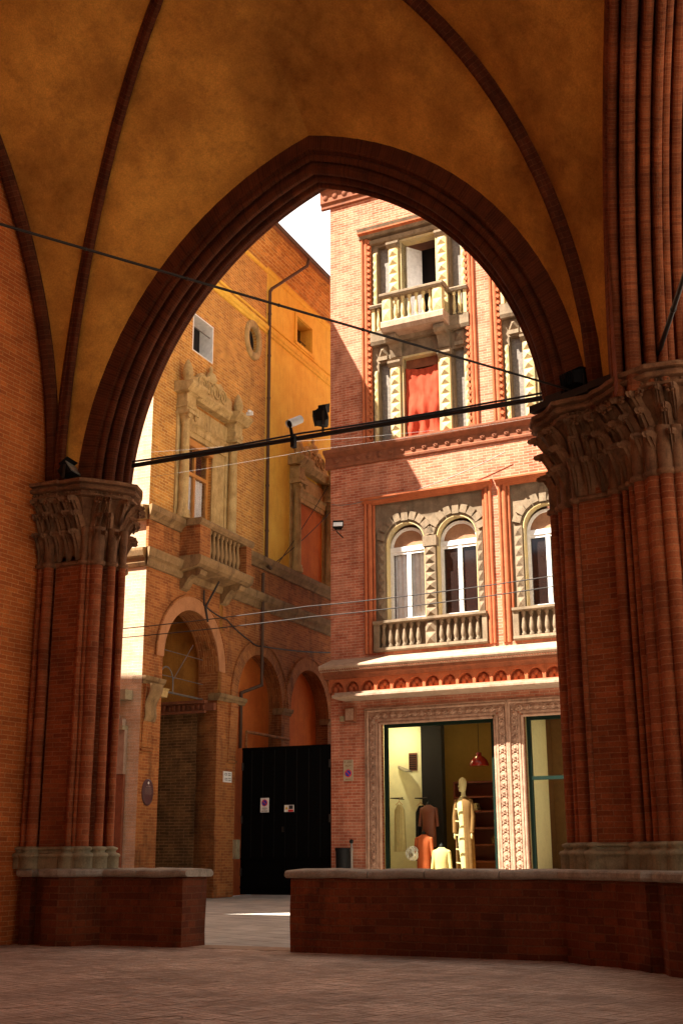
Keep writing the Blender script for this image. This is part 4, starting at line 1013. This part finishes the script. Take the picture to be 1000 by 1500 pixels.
def bust(label,x,y,zt,mat,cap='lampblack',wd=1.0,low=.36):
    o=shopthing('garment_bust',label,'garment');mb=MB()
    torso(mb,x,y,zt,[(-max(.5,zt-low) if False else -min(zt-low,1.1),.20*wd,.15),(-.75 if zt-low>.8 else -min(zt-low,1.1)*.9,.21*wd,.155),(-.5,.19*wd,.14),(-.35,.20*wd,.15),(-.2,.225*wd,.15),(-.1,.235*wd,.13),(-.04,.20*wd,.10),(-.0,.11,.085),(.03,.075,.07)])
    for sx in (-1,1): mb.tube((x+sx*.21*wd,y,zt-.1),(x+sx*.27*wd,y-.03,zt-.55),.06,.045,10);mb.sphere((x+sx*.205*wd,y,zt-.10),.066,10,6)
    mb.build('cloth',mat,o);MB().lathe((x,y,zt+.02),[(.065,0),(.06,.06),(.045,.085),(.012,.10),(.012,.14)],12).build('neck_cap',M[cap],o);return o
bust('dark brown sweater on the uppermost bust before the dark shop column',2.45,1.15,2.42,M['shelfwood'])
bust('rust red knit top on the low bust in the shop window centre',2.42,.85,1.62,M['orangecloth'])
bust('cream jumper on the short bust beside the mannequin',2.98,.75,1.28,M['dresscloth'])
for i,(x0,x1) in enumerate(((1.35,1.72),(1.95,2.3))):
    r_=MB();yy=1.0 if i==0 else 1.35;r_.tube((x0,yy,2.65),(x1,yy,2.65),.015);r_.tube((x0,yy,2.65),(x0,1.9,2.65),.012);r_.sphere((x1,yy,2.65),.025)
    tag(in_shop(r_.build('clothes_rail',M['iron'])),['short dark rail holding the cream dress in the shop','short dark rail holding the black coat in the shop'][i],'clothes rail')
wb=MB()
for k in range(16):
    n1=Vector((random.uniform(-1,1),random.uniform(-1,1),random.uniform(-1,1))).normalized();a=n1.orthogonal().normalized();b_=n1.cross(a);r_=.19
    pts=[Vector((2.12,.75,1.15))+(a*math.cos(q)+b_*math.sin(q))*r_ for q in [2*PI*i/16 for i in range(17)]]
    for p,q in zip(pts,pts[1:]): wb.tube(p,q,.010,.010,5,False)
tag(in_shop(wb.build('wire_ball',M['sign_w'])),'round ball of woven white wire low in the shop window','ornament')
pdl=shopthing('pendant_lamp','dark red dome pendant lamp hanging in the shop window','pendant lamp')
m=MB();m.lathe((4.05,1.0,3.45),[(.26,0),(.27,.04),(.22,.16),(.14,.24),(.08,.27),(.07,.36)],20);m.build('shade',M['darkred'],pdl);MB().tube((4.05,1.0,3.8),(4.05,1.0,4.98),.008).build('cord',M['cable'],pdl)
pdl2=shopthing('pendant_lamp','dark red pendant lamp in the second shop window at right','pendant lamp')
m=MB();m.lathe((6.75,1.2,3.25),[(.22,0),(.23,.04),(.18,.16),(.10,.24),(.06,.27),(.05,.36)],20);m.build('shade',M['darkred'],pdl2);MB().tube((6.75,1.2,3.6),(6.75,1.2,4.98),.008).build('cord',M['cable'],pdl2)
hk=MB();hk.add([(1.22,1.80,3.55),(1.5,1.5,3.45),(1.72,1.35,3.4),(1.75,1.7,3.42),(1.45,1.89,3.5),(1.2,1.89,3.62)],[(0,1,2,3,4,5)]);hk.add([(1.22,1.80,3.53),(1.5,1.5,3.43),(1.72,1.35,3.38),(1.75,1.7,3.40),(1.45,1.89,3.48),(1.2,1.89,3.60)],[(5,4,3,2,1,0)])
tag(in_shop(hk.build('hat_shelf',M['slate'])),'small folded grey cloth cap on the pale shop wall','cap')
pc=shopthing('vent_panel','small brown louvred panel on the pale shop wall','panel');m=MB();m.box(1.55,1.80,1.86,1.895,3.45,3.95);m.build('frame',M['shelfwood'],pc)
m=MB()
for k in range(7): m.box(1.57,1.78,1.845,1.86,3.49+k*.062,3.52+k*.062)
m.build('louvre',M['dark'],pc)
# signs on the shop front
def nopark(o,x,z,w_,h_,y=-.02,low=False):
    MB().box(x,x+w_,y,y+.018,z,z+h_).build('plate',M['sign_beige'] if low else M['sign_w'],o)
    cx=x+w_/2;cz=z+h_*(.36 if low else .66);r=w_*.36
    ring=MB();ring.lathe((cx,y-.002,cz),[(r,0),(r,.003)],20,'y');ring.build('disc',M['sign_r'],o)
    ring=MB();ring.lathe((cx,y-.006,cz),[(r*.76,0),(r*.76,.003)],20,'y');ring.build('disc_centre',M['sign_b'],o)
    MB().cbox((cx,y-.011,cz),(r*1.6,.004,r*.22),Matrix.Rotation(R(45),3,'Y')).build('slash',M['sign_r'],o)
def strokes(parent,rows,mat,y):
    m=MB()
    for x0,x1,z,h in rows: m.box(x0,x1,y,y+.003,z-h/2,z+h/2)
    return m.build('printed_lines',mat,parent)
s1=thing('no_parking_sign','faded beige no parking plate with blue and red disc on the shop brickwork','sign',(SX,SY,0),SR)
nopark(s1,.40,3.10,.30,.58,low=True)
strokes(s1,[(.43,.455,3.62,.04),(.54,.66,3.64,.012),(.51,.66,3.605,.012),(.45,.54,3.53,.014),(.56,.66,3.53,.014),(.45,.58,3.495,.010),(.47,.63,3.15,.016)],M['tan'],-.024)
bx=thing('meter_box','small square stone coloured box above the sign on the shop front','box',(SX,SY,0),SR)
MB().box(.52,.82,-.16,.0,4.72,5.12).build('housing',M['dterra'],bx);MB().box(.33,.48,-.10,0,4.75,4.9).build('side_box',M['base'],bx);MB().cbox((.67,-.165,4.92),(.24,.012,.32)).build('cover',M['carved'],bx)
fl3=floodlight('floodlight','small floodlight with pale lens on a wall bracket of the shop facade',(SX+.46,SY-.45,10.42),R(20),-35,.30,'lensw')
MB().tube((-.05,.05,-.2),(.1,.42,-.3),.02).build('wall_arm',M['iron'],fl3)
bn=thing('litter_bin','black metal bin against the shop wall, just above the parapet','bin',(SX+.55,SY-.35,0))
MB().lathe((0,0,0),[(.16,.3),(.20,.35),(.22,1.22),(.24,1.25),(.24,1.31),(.20,1.31),(.19,1.0)],18).build('body',M['lampblack'],bn);MB().lathe((0,0,0),[(.14,0),(.12,.02),(.05,.05),(.05,.32)],12).build('foot',M['iron'],bn)
bo2=thing('bollard','slim white and black post with ball top beside the bin','post',(SX+.86,SY-.5,0))
MB().lathe((0,0,0),[(.07,0),(.05,.1),(.035,.15),(.035,1.2),(.05,1.25),(.035,1.3),(.03,1.42)],12).build('post',M['gwire'],bo2);MB().sphere((0,0,1.47),.06).build('ball',M['lampblack'],bo2)
# ================================================================== GATE
gt=thing('gate','tall black metal carriage gate closing the side alley','gate',(GX,GY+.02,0))
gw=SX-GX
m=MB();m.box(.02,gw-.02,0,.06,.05,4.08);m.build('leaf',M['gate'],gt)
m=MB()
for z in (.22,1.0): m.box(.02,gw-.02,-.03,-.001,z,z+.05)
m.box(gw/2-.02,gw/2+.02,-.03,-.001,.27,.98)
m.box(.02,gw-.02,-.02,.08,4.08,4.14);m.build('rail',M['gate'],gt)
m=MB().box(gw*.47,gw*.49,-.05,-.03,1.75,1.9);m.build('handle',M['iron'],gt)
m=MB()
for x in (.35,.72,1.1,gw/2,gw-1.1,gw-.72,gw-.35): m.box(x-.012,x+.012,-.012,-.001,1.06,4.06)
m.build('panel_seam',M['gatefr'],gt)
for z in (.55,2.0,3.5):
    for x in (.05,gw-.05): MB().tube((x,-.03,z),(x,-.03,z+.22),.028,.028,8).build('hinge',M['iron'],gt)
s2=thing('no_parking_sign','tall white no parking notice on the left of the black gate','sign',(GX,GY-.012,0))
nopark(s2,.68,2.30,.27,.40);strokes(s2,[(.74,.89,2.42,.010),(.73,.90,2.395,.008),(.76,.86,2.37,.008),(.71,.80,2.335,.016),(.81,.92,2.335,.016)],M['sign_k'],-.024)
s3=thing('warning_sign','small white and red alarm warning plate on the right of the black gate','sign',(GX,GY-.012,0))
MB().box(1.46,1.76,-.02,-.002,2.30,2.49).build('plate',M['sign_w'],s3);MB().box(1.585,1.755,-.025,-.021,2.305,2.36).build('red_band',M['sign_r'],s3);MB().box(1.61,1.74,-.025,-.021,2.38,2.475).build('dark_panel',M['sign_k'],s3)
MB().add([(1.48,-.024,2.37),(1.58,-.024,2.37),(1.53,-.024,2.46)],[(0,1,2)]).build('triangle',M['sign_y'],s3)
# ================================================================== LEFT PALAZZO (local x away along facade, y inward)
PR=R(92.49)
pal=thing('palazzo','old ochre brick palazzo with arcade, stone window frames and balcony','building',(GX,GY,0),PR)
X0,X1=-5.45,9.5
AR=[(-2.99,6.20,1.50),(1.12,5.57,1.48),(4.67,5.57,1.48),(8.2,5.57,1.2)]
hl=[dict(x0=c-r,x1=c+r,z0=0,z1=z,r=r,d=.65 if i==0 else .45) for i,(c,z,r) in enumerate(AR)]
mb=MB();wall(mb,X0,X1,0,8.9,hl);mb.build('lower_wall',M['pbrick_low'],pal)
hu=[dict(x0=-3.76,x1=-2.18,z0=10.05,z1=12.62,d=.35),dict(x0=-3.50,x1=-2.30,z0=15.38,z1=16.58,d=.45),dict(x0=-.5,x1=1.0,z0=16.45,z1=17.95,d=.001,open=True)]
mb=MB();wall(mb,X0,1.20,8.9,22,hu);mb.build('upper_wall',M['pbrick'],pal)
hy=[dict(x0=3.48,x1=4.68,z0=18.45,z1=19.4,d=.5)]
mb=MB();wall(mb,1.20,X1,8.9,10.1,[]);mb.build('upper_wall',M['pbrick'],pal)
mb=MB();wall(mb,1.20,X1,10.1,22,hy);mb.build('plaster_wall',M['yplaster'],pal)
mb=MB();mb.quad((X0,0,0),(X0,12,0),(X0,12,22),(X0,0,22));mb.build('end_wall',M['sunlit_brick_tone'],pal)
mb=MB();mb.quad((X0,12,0),(X1,12,0),(X1,12,22),(X0,12,22));mb.quad((X1,0,8.9),(X1,12,8.9),(X1,12,22),(X1,0,22));mb.build('rear_wall',M['pbrick'],pal)
# oculus plate
mb=MB();cx,cz,rr=.25,17.2,.36;N=24
Q=[]
for k in range(N+1):
    a=2*PI*k/N;s_=.75/max(abs(math.cos(a)),abs(math.sin(a)));Q.append(((cx+rr*math.cos(a),0,cz+rr*1.25*math.sin(a)),(cx+s_*math.cos(a),0,cz+s_*math.sin(a)),(cx+rr*math.cos(a),.16,cz+rr*1.25*math.sin(a))))
for k in range(N): mb.quad(Q[k][0],Q[k+1][0],Q[k+1][1],Q[k][1]);mb.add([Q[k][0],Q[k][2],Q[k+1][2],Q[k+1][0]],[(0,1,2,3)],True)
mb.build('oculus_wall',M['pbrick'],pal)
oc=MB();rows=[]
for (r_,y_) in ((.36,.05),(.36,-.06),(.40,-.09),(.50,-.09),(.56,-.05),(.56,.01)):
    rows.append([(cx+r_*math.cos(2*PI*k/N),y_,cz+r_*1.22*math.sin(2*PI*k/N)) for k in range(N+1)])
oc.grid(rows,True);oo_=oc.build('oculus',M['ystone'],pal);MB().box(-.2,.7,.161,.18,16.6,17.8).build('glass',M['dark'],oo_)
# voussoir rings
for i,(c,z,r) in enumerate(AR[:3]):
    mb=MB();arch_ring(mb,c,z,r-.005,r+.37,-.035,.02,20);mb.build('arch_ring',M['pbrick_low'] if i else M['archred'] if 'archred' in M else M.setdefault('archred',stone('plastered_arch',(.50,.23,.10),(.40,.17,.07),(.14,.06,.03),.6,3,.4)),pal)
    mb=MB();arch_ring(mb,c,z,r+.37,r+.42,-.06,.02,20);mb.build('arch_ring',M['pbrick_low'],pal)
# impost mouldings and corbels
ip=[(.3,5.38),(-.03,5.38),(-.05,5.44),(-.10,5.48),(-.12,5.55),(-.12,5.58),(.3,5.58)]
for a_,b_ in ((-5.45,-4.45),(-1.52,.10),(2.56,3.24),(6.1,6.8)): MB().run(ip,a_,b_).build('impost',M['wstone'],pal)
for xx in (-5.15,-.62):
    mb=MB();mb.run([(0.02,3.75),(-.02,3.78),(-.09,5.38),(0.02,5.38)],xx-.22,xx+.22);mb.box(xx-.26,xx+.26,-.05,.02,3.68,3.75);mb.build('brick_bracket',M['pbrick_low'],pal)
mb=MB();P=[]
for k in range(11):
    t=k/10;z=5.38-.95*t;o_=.05+.22*(1-t)**1.2+.04*math.sin(t*9)
    P.append([(-5.30+q*.52-.06,-(o_ if 0<q<1 else o_*.75),z) for q in (0,.02,.3,.5,.7,.98,1)])
mb.grid(P);mb.build('carved_corbel',M['wstone'],pal)
mb=MB().box(-5.48,.02,-.01,.6,0.0,.02)
# inner structures: cross wall at bay one, vault plaster, back walls
mb=MB();mb.box(-1.49,-1.2,.0+.66,6,0,5.3);mb.box(-1.49,-.4,.02,.66,0,5.37);mb.build('cross_wall',M['pdark'],pal)
mb=MB();mb.run([(.05,5.1),(.05,5.3),(4,5.3),(4,5.1)],-1.62,-1.49);
for k in range(16): mb.box(-1.66,-1.62,.35+k*.16,.43+k*.16,5.12,5.26)
mb.box(-1.72,-1.5,.3,3.2,5.3,5.38);mb.box(-1.72,-1.6,.3,3.2,5.02,5.09);mb.build('lintel',M['dterra'],pal)
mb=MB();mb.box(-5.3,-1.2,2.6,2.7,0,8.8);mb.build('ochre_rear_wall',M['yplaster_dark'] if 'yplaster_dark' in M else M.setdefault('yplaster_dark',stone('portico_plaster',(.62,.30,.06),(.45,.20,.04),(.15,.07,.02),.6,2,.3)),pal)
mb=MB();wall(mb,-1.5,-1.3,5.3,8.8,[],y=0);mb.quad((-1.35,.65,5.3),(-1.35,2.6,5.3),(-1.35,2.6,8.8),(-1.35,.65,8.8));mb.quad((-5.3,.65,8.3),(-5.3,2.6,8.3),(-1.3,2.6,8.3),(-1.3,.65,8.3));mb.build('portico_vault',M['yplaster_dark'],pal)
mb=MB();
for (c,z,r) in AR[1:3]: mb.box(c-r-.1,c+r+.1,.45,.5,0,7.3)
mb.build('orange_infill',M['oplaster'],pal)
mb=MB().box(-4.49,-4.38,.2,.42,0,5.25);mb.box(-4.49,-3.9,.62,.70,0,5.0);mb.build('door_jamb',M['ystone'],pal)
mb=MB().run([(.3,5.15),(.0,5.15),(-.03,5.3),(-.08,5.37),(.3,5.37)],-4.5,-4.2);mb.build('jamb_capital',M['ystone'],pal)
# iron grille in arch one
mb=MB();yg=.5
for z in (5.85,6.55): mb.tube((-4.49,yg,z),(-1.49,yg,z),.012,.012,6)
mb.tube((-4.49,yg,5.42),(-1.49,yg,5.42),.03,.03,6)
for x in (-3.95,): mb.tube((x,yg,5.4),(x,yg,7.45),.018,.018,6)
mb.tube((-3.1,yg,5.8),(-2.1,yg,6.9),.014,.014,6)
P=[(-3.95-.35*math.cos(PI*k/12)+.4,yg-.05,5.42+.25+.42*math.sin(PI*k/12)) for k in range(13)]
for a,b2 in zip(P,P[1:]): mb.tube(a,b2,.018,.018,6,False)
mb.tube((P[0][0],yg-.05,5.42),P[0],.018,.018,6);mb.tube((P[-1][0],yg-.05,5.42),P[-1],.018,.018,6)
mb.build('iron_grille',M['gwire'],pal)
# belt courses
LB=[(.02,8.45),(-.06,8.47),(-.10,8.55),(-.10,8.66),(-.18,8.72),(-.22,8.86),(-.22,8.93),(.02,8.98)]
UB=[(.02,9.72),(-.10,9.74),(-.14,9.82),(-.26,9.92),(-.28,10.02),(-.28,10.08),(.02,10.14)]
mb=MB();mb.run(LB,X0,X1,1.0,0);mb.run(UB,X0,X1,1.0,0);
mb.build('belt_course',M['wstone'],pal)
mb=MB()
for pf in (LB,UB): mb.runy([(X0+a if a<0 else X0+a,z) for a,z in pf],0,12)
mb.build('belt_course',M['wstone'],pal)
mb=MB().run([(.02,8.98),(-.06,8.98),(-.06,9.72),(.02,9.72)],X0-.05,X1);mb.build('frieze',M['pbrick_low'],pal)
# balcony
bl=MB();bl.run([(.0,8.62),(-.62,8.74),(-.72,8.80),(-.76,8.9),(-.76,9.02),(-.72,9.05),(.0,9.05)],-3.95,-.85);bl.run([(-.30,9.90),(-.70,9.90),(-.76,9.96),(-.78,10.04),(-.74,10.09),(-.30,10.09)],-3.98,-.85)
bl.runy([(-3.98,9.91),(-3.96,10.088),(-3.72,10.088),(-3.72,9.91)],-.72,-.02);bl.runy([(-1.1,9.91),(-1.1,10.088),(-.87,10.088),(-.87,9.91)],-.72,-.02)
bo3=bl.build('balcony',M['wstone'],pal)
for a_,b_ in ((-3.92,-3.35),(-1.22,-.9)): MB().box(a_,b_,-.70,-.02,9.05,9.9).build('pedestal',M['pbrick_low'],bo3)
balustrade(bo3,[-3.17+.235*i for i in range(8)],-.56,9.05,.85,.085,M['wstone'])
for a in (-3.75,-1.5): MB().run([(.0,8.72),(-.55,8.74),(-.66,8.66),(-.62,8.54),(-.5,8.50),(-.38,8.55),(-.25,8.45),(-.1,8.2),(0,8.15)],a,a+.35).build('bracket',M['wstone'],bo3)
# aedicules
def aedicule(x0,x1,zb,first):
    nm='window_surround';mb=MB()
    for cx in (x0+.25,x1-.25):
        mb.box(cx-.24,cx+.24,-.05,.02,zb,13.15)
        mb.lathe((cx,-.17,0),[(.21,zb),(.21,zb+.12),(.17,zb+.16),(.19,zb+.22),(.14,zb+.27),(.145,zb+1.2),(.12,zb+2.75),(.15,zb+2.78),(.13,zb+2.82),(.18,zb+2.95),(.22,zb+3.02)],14)
        for s in (-1,1): mb.lathe((cx+s*.17,-.36,zb+2.95),[(.075,0),(.07,.05)],10,'y')
        mb.box(cx-.28,cx+.28,-.45,.02,zb+3.02,zb+3.10);mb.run([(.02,zb+3.10),(-.34,zb+3.10),(-.34,zb+3.6),(-.42,zb+3.66),(.02,zb+3.66)],cx-.24,cx+.24)
        mb.run([(.02,zb+3.22),(-.36,zb+3.22),(-.38,zb+3.34),(.02,zb+3.34)],cx-.26,cx+.26)
    # architrave
    mb.run([(.02,12.66),(-.10,12.66),(-.10,12.8),(-.14,12.82),(-.14,12.98),(-.2,13.05),(.02,13.08)],x0+.5,x1-.5)
    mb.run([(.02,13.08),(-.08,13.10),(-.08,13.62),(.02,13.62)],x0+.49,x1-.49)
    if first:
        mb.box(x0+.48,-3.76,-.03,.02,zb,12.66);mb.box(-2.18,x1-.5,-.03,.02,zb,12.66)
    mb.run([(.02,zb+3.66),(-.45,zb+3.66),(-.55,zb+3.76),(-.62,zb+3.84),(-.62,zb+3.92),(.02,zb+3.98)],x0-.15,x0+.70);mb.run([(.02,zb+3.66),(-.45,zb+3.66),(-.55,zb+3.76),(-.62,zb+3.84),(-.62,zb+3.92),(.02,zb+3.98)],x1-.70,x1+.15)
    mb.run([(.02,zb+3.655),(-.25,zb+3.655),(-.32,zb+3.75),(-.38,zb+3.84),(-.38,zb+3.915),(.02,zb+3.975)],x0+.70,x1-.70)
    mb.build(nm,M['ystone'],pal)
    # scroll crest and finials
    cr=MB();zc=zb+3.97
    for cx in (x0+.15,x1-.15):
        cr.lathe((cx,-.25,zc),[(.14,0),(.10,.05),(.13,.14),(.17,.3),(.13,.5),(.06,.66),(.02,.72)],10)
    mx2=(x0+x1)/2
    pl=MB();A=[]
    for k in range(21):
        t=k/20;x=lerp(x0+.45,x1-.45,t);A.append((x,zc+.30+.42*math.sin(PI*t)+.07*math.cos(t*26)))
    v=[(x,-.2,zc) for x,z in A]+[(x,-.2,z) for x,z in A];n=len(A);cr.add(v,[(i,i+1,n+i+1,n+i) for i in range(n-1)])
    v2=[(x,-.2,z) for x,z in A]+[(x,-.06,z) for x,z in A];cr.add(v2,[(i,i+1,n+i+1,n+i) for i in range(n-1)])
    cr.add([(x,-.06,zc) for x,z in A]+[(x,-.06,z) for x,z in A],[(n+i,n+i+1,i+1,i) for i in range(n-1)])
    for s,c0 in ((1,mx2-.62),(-1,mx2+.62),(1,mx2-.2),(-1,mx2+.2)):
        prev=None
        for k in range(26):
            a=k*.42;r_=.26*(1-k/30);p=(c0+s*r_*math.cos(a),-.22,zc+.30+r_*math.sin(a))
            if prev: cr.tube(prev,p,.035*(1-k/50),.035*(1-k/50),6,False)
            prev=p
    cr.lathe((mx2,-.13,zc+.5),[(.16,0),(.20,.14),(.15,.3),(.05,.42),(.08,.5),(.02,.6)],10)
    cr.build('scroll_crest',M['ystone'],pal)
aedicule(-4.25,-.95,10.10,True);aedicule(3.05,6.15,10.10,False)
MB().box(3.6,5.6,-.012,.01,10.15,12.66).build('orange_panel',M['oplaster'],pal)
# wooden window
ww=MB();yy=.10
for a,b2 in ((-3.76,-3.64),(-2.30,-2.18),(-3.02,-2.975),(-2.965,-2.92)): ww.box(a,b2,yy,yy+.07,10.05,12.5)
for z in (10.05,11.62,12.42): ww.box(-3.64,-2.30,yy-.01,yy+.06,z,z+.10)
ww.box(-3.76,-2.18,yy-.16,yy+.02,12.42,12.62)
wo=ww.build('wooden_window',M['wood'],pal);MB().box(-3.64,-2.30,.15,.155,10.1,12.45).build('glass',M['dglass2'],wo)
cu=MB();P=[[ (-3.64+1.34*q/40,.22+.03*math.sin(q*1.3),z) for q in range(41)] for z in (10.1,11.62)];cu.grid(P);cu.build('curtain',M['curtain'],wo)
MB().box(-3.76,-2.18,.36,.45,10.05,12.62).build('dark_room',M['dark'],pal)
# upper window with white reveal
wr=MB();a,b2,c,d=-3.50,-2.30,15.38,16.58
wr.box(b2-.04,b2+.001,-.012,.45,c,d);wr.box(a,a+.04,-.012,.45,c,d);wr.box(a+.04,b2-.04,-.012,.45,d-.04,d);wr.box(a+.04,b2-.04,-.012,.45,c,c+.03);w_o=wr.build('window_reveal',M['white'],pal)
MB().box(a,b2,.45,.47,c,d).build('glass',M['dark'],w_o);MB().tube((a,.1,d-.35),(b2,.1,d-.35),.018).build('rod',M['gwire'],w_o)
sq=MB()
for p in ((3.34,3.46,18.32,19.52),(4.70,4.82,18.32,19.52)): sq.box(p[0],p[1],-.05,.02,p[2],p[3])
sq.box(3.46,4.70,-.05,.02,19.42,19.52);sq.box(3.30,4.86,-.08,.02,18.30,18.42);so2=sq.build('square_window',M['yplaster'],pal);MB().box(3.48,4.68,.42,.44,18.45,19.4).build('glass',M['dglass'],so2)
bm=MB()
for z in (18.62,18.8): bm.tube((3.48,.2,z),(4.68,.2,z),.014,.014,5)
for k in range(7): bm.tube((3.6+k*.16,.2,18.45),(3.6+k*.16,.2,18.8),.010,.010,5)
bm.build('window_bars',M['iron'],so2)
mb=MB();mb.run([(.01,17.80),(-.05,17.82),(-.06,17.9),(-.10,17.94),(-.12,18.04),(-.08,18.10),(.01,18.12)],X0,X1);mb.run([(.01,18.22),(-.04,18.23),(-.05,18.3),(.01,18.32)],X0,X1);mb.run([(.01,20.02),(-.06,20.05),(-.08,20.12),(.01,20.16)],X0,X1);mb.build('upper_course',M['yplaster'],pal)
mb=MB();mb.run([(.01,20.30),(-.10,20.36),(-.16,20.55),(-.40,20.72),(-.46,20.82),(-.46,20.9),(-.72,21.0),(-.78,21.12),(.01,21.2)],X0,X1);mb.build('eaves_cornice',M['pbrick'],pal)
mb=MB();mb.run([(.0,21.2),(-.85,21.0),(-.95,21.02),(-.95,21.08),(.0,21.35),(6,23.2),(12,21.2)],X0-.4,X1+.3);mb.build('roof',M['roof'],pal)
gu=MB();gu.tube((X0-.3,-.98,21.02),(X1+.3,-.98,21.02),.07,.07,8);gu.build('gutter',M['rust'],pal)
dp=MB();px_=1.24
pts=[(px_+1.25,-.95,20.98),(px_+1.20,-.9,20.7),(px_+.1,-.12,19.5),(px_,-.10,19.35),(px_,-.10,9.9),(px_-.15,-.32,9.75)]
for a,b2 in zip(pts,pts[1:]): dp.tube(a,b2,.055,.055,8);dp.sphere(b2,.058,8,6)
for z in (11,12.5,14,15.5,17,18.5): dp.lathe((px_,-.10,z),[(.068,0),(.068,.06)],8)
dp.tube((px_-.25,-.12,9.6),(px_-.25,-.12,6.1),.05,.05,8);dp.sphere((px_-.25,-.12,6.1),.052,8,6);dp.tube((px_-.25,-.12,6.1),(px_-.65,.36,5.85),.05,.05,8);dp.sphere((px_-.65,.36,5.85),.052,8,6);dp.tube((px_-.65,.36,5.85),(px_-.65,.36,4.2),.05,.05,8)
dp.build('downpipe',M['rust'],pal)
ch=MB();ch.box(6.6,7.1,2.0,2.5,21.4,23.0)
ch.lathe((6.85,2.25,23.0),[(.30,0),(.22,.05),(.20,.5),(.30,.55),(.32,.62),(.1,.8)],10);ch.build('chimney',M['ystone'],pal)
pp=MB();pp.tube((0.05,-.12,4.62),(2.9,-.12,4.62),.045,.045,8);pp.tube((.05,-.12,4.62),(.05,-.12,4.15),.04,.04,8);pp.build('ledge_pipe',M['pbrick_low'],pal)
bxs=MB();bxs.box(-.42,-.18,-.10,.0,1.02,1.55);bxs.build('intercom_panel',M['base'],pal)
# loose cables pinned to the palazzo
cable('cable',[(-2.6,-.10,8.35),(-2.5,-.06,7.95),(-1.2,-.08,7.75),(.3,-.08,7.35),(.98,-.08,7.3),(6.1,-.10,7.85)],.022,M['cable'],None,None,.05,8,parent=pal)
cable('cable',[(-2.45,-.5,8.6),(-2.45,-.08,7.9),(-2.3,-.08,7.5)],.03,M['cable'],None,None,.0,6,parent=pal)
cable('cable',[(1.9,-.05,9.95),(5.9,-.25,14.0)],.014,M['cable'],None,None,.1,8,parent=pal)
cable('cable',[(1.6,-.05,9.95),(5.95,-.25,12.9)],.014,M['cable'],None,None,.1,8,parent=pal)
# signs
pq=thing('oval_plaque','dark oval history plaque with pale lettering on the palazzo corner pier','plaque',(GX,GY,0),PR)
mb=MB();mb.lathe((0,0,0),[(.30,0),(.30,.03),(.27,.035)],28,'y');o=mb.build('plate',M['plaque'],pq,(-5.0,0,2.67));o.scale=(.85,1,1.1)
strokes(pq,[(-5.03,-4.95,2.84,.014),(-5.10,-5.04,2.81,.028),(-5.03,-4.90,2.81,.028)]+[(-5.16,-4.84-.02*(k%2),2.765-.028*k,.009) for k in range(6)],M['plaque_text'],-.040)
MB().lathe((-5.0,-.035,2.90),[(.035,0),(.035,.004)],10,'y').build('crest',M['sign_w'],pq)
ns=thing('wall_sign','small white enamel sign with grey lettering on the palazzo pier beside the gate','sign',(GX,GY,0),PR)
MB().box(-1.08,-.62,-.03,0,3.12,3.42).build('plate',M['sign_w'],ns);strokes(ns,[(-1.03,-.90,3.365,.018),(-1.03,-.90,3.315,.018),(-1.03,-1.005,3.34,.05),(-.925,-.90,3.34,.05),(-.84,-.67,3.365,.022),(-.84,-.67,3.32,.022),(-1.03,-.86,3.225,.02),(-1.03,-.86,3.18,.02),(-.81,-.67,3.23,.02),(-.81,-.67,3.18,.02)],M['gwire'],-.034)
wl=thing('small_spotlight','small white spotlight perched on the stone window cornice','spotlight',(GX,GY,0),PR)
MB().lathe((-1.05,-.62,14.20),[(.03,-.06),(.05,0),(.055,.10),(.03,.12)],12,'x').build('head',M['white'],wl);MB().box(-1.03,-.98,-.72,-.5,14.08,14.2).build('bracket',M['white'],wl)
# old lantern / shop sign glimpsed at the left end wall
lb=thing('storefront','pale stone shopfront with dark cornice on the sunlit palazzo end wall','shopfront',(GX,GY,0),PR)
m=MB();m.box(X0-.35,X0-.02,.25,3.2,4.95,5.2);m.box(X0-.25,X0-.02,.35,3.1,4.2,4.3);m.build('cornice',M['base'],lb)
m=MB()
for k in range(14): m.box(X0-.20,X0-.04,.4+k*.18,.5+k*.18,4.3,4.3+.18+.12*(k%2))
m.build('cresting',M['ledge'],lb)
m=MB();m.box(X0-.15,X0-.02,.35,3.1,3.1,4.2);m.build('lit_panel',M['ledge'],lb)
m=MB();m.box(X0-.12,X0-.02,.35,3.1,0,3.1);m.build('pilaster',M['dterra'],lb)
lt=MB()
for k in range(60):
    x=random.uniform(-9,-.5);y=random.uniform(7.5,13.4);a=random.uniform(0,6);r_=random.uniform(.008,.022)
    lt.add([(x+r_*math.cos(a+q),y+r_*math.sin(a+q)*.6,.006+random.uniform(0,.008)) for q in (0,1.4,3.1,4.5)],[(0,1,2,3)])
tag(lt.build('litter',M['ledge']),'scattered pale leaf scraps and paper bits on the brick floor','litter',kind='stuff')
# ================================================================== OVERHEAD CABLES across the street
cable('overhead_cable',[(-19.0,23,6.30),(-12.1,23,6.36),(-6.0,23,6.50)],.011,M['cable'],'upper of the two dark cables crossing in front of the first floor windows','cable',.05,knobs=6)
cable('overhead_cable',[(-19.0,23,6.10),(-12.0,23,6.12),(-6.0,23,6.29)],.011,M['cable'],'lower of the two dark cables crossing in front of the first floor windows','cable',.05,knobs=5)
cable('overhead_cable',[(-19.0,23,10.02),(-12,23,9.95),(-5.0,23,9.9)],.003,M['gwire'],'thin pale wire crossing just below the iron tie beam','cable',.06)
cable('overhead_cable',[(-19.0,23,10.85),(-13,23,10.3),(-9.0,23,9.95)],.003,M['gwire'],'thin pale wire sloping close behind the iron tie beam','cable',.04)
cable('facade_cable',[(SX+.1,SY-.12,11.15),(SX+1.2,SY-.16,11.12),(SX+3,SY-.25,11.22),(SX+5.6,SY-.35,11.9)],.012,M['gwire'],'grey cable draped across the top of the first floor window bay','cable',.06)
# opposite buildings behind the camera side that bound the square (seen only in reflections and bounce)
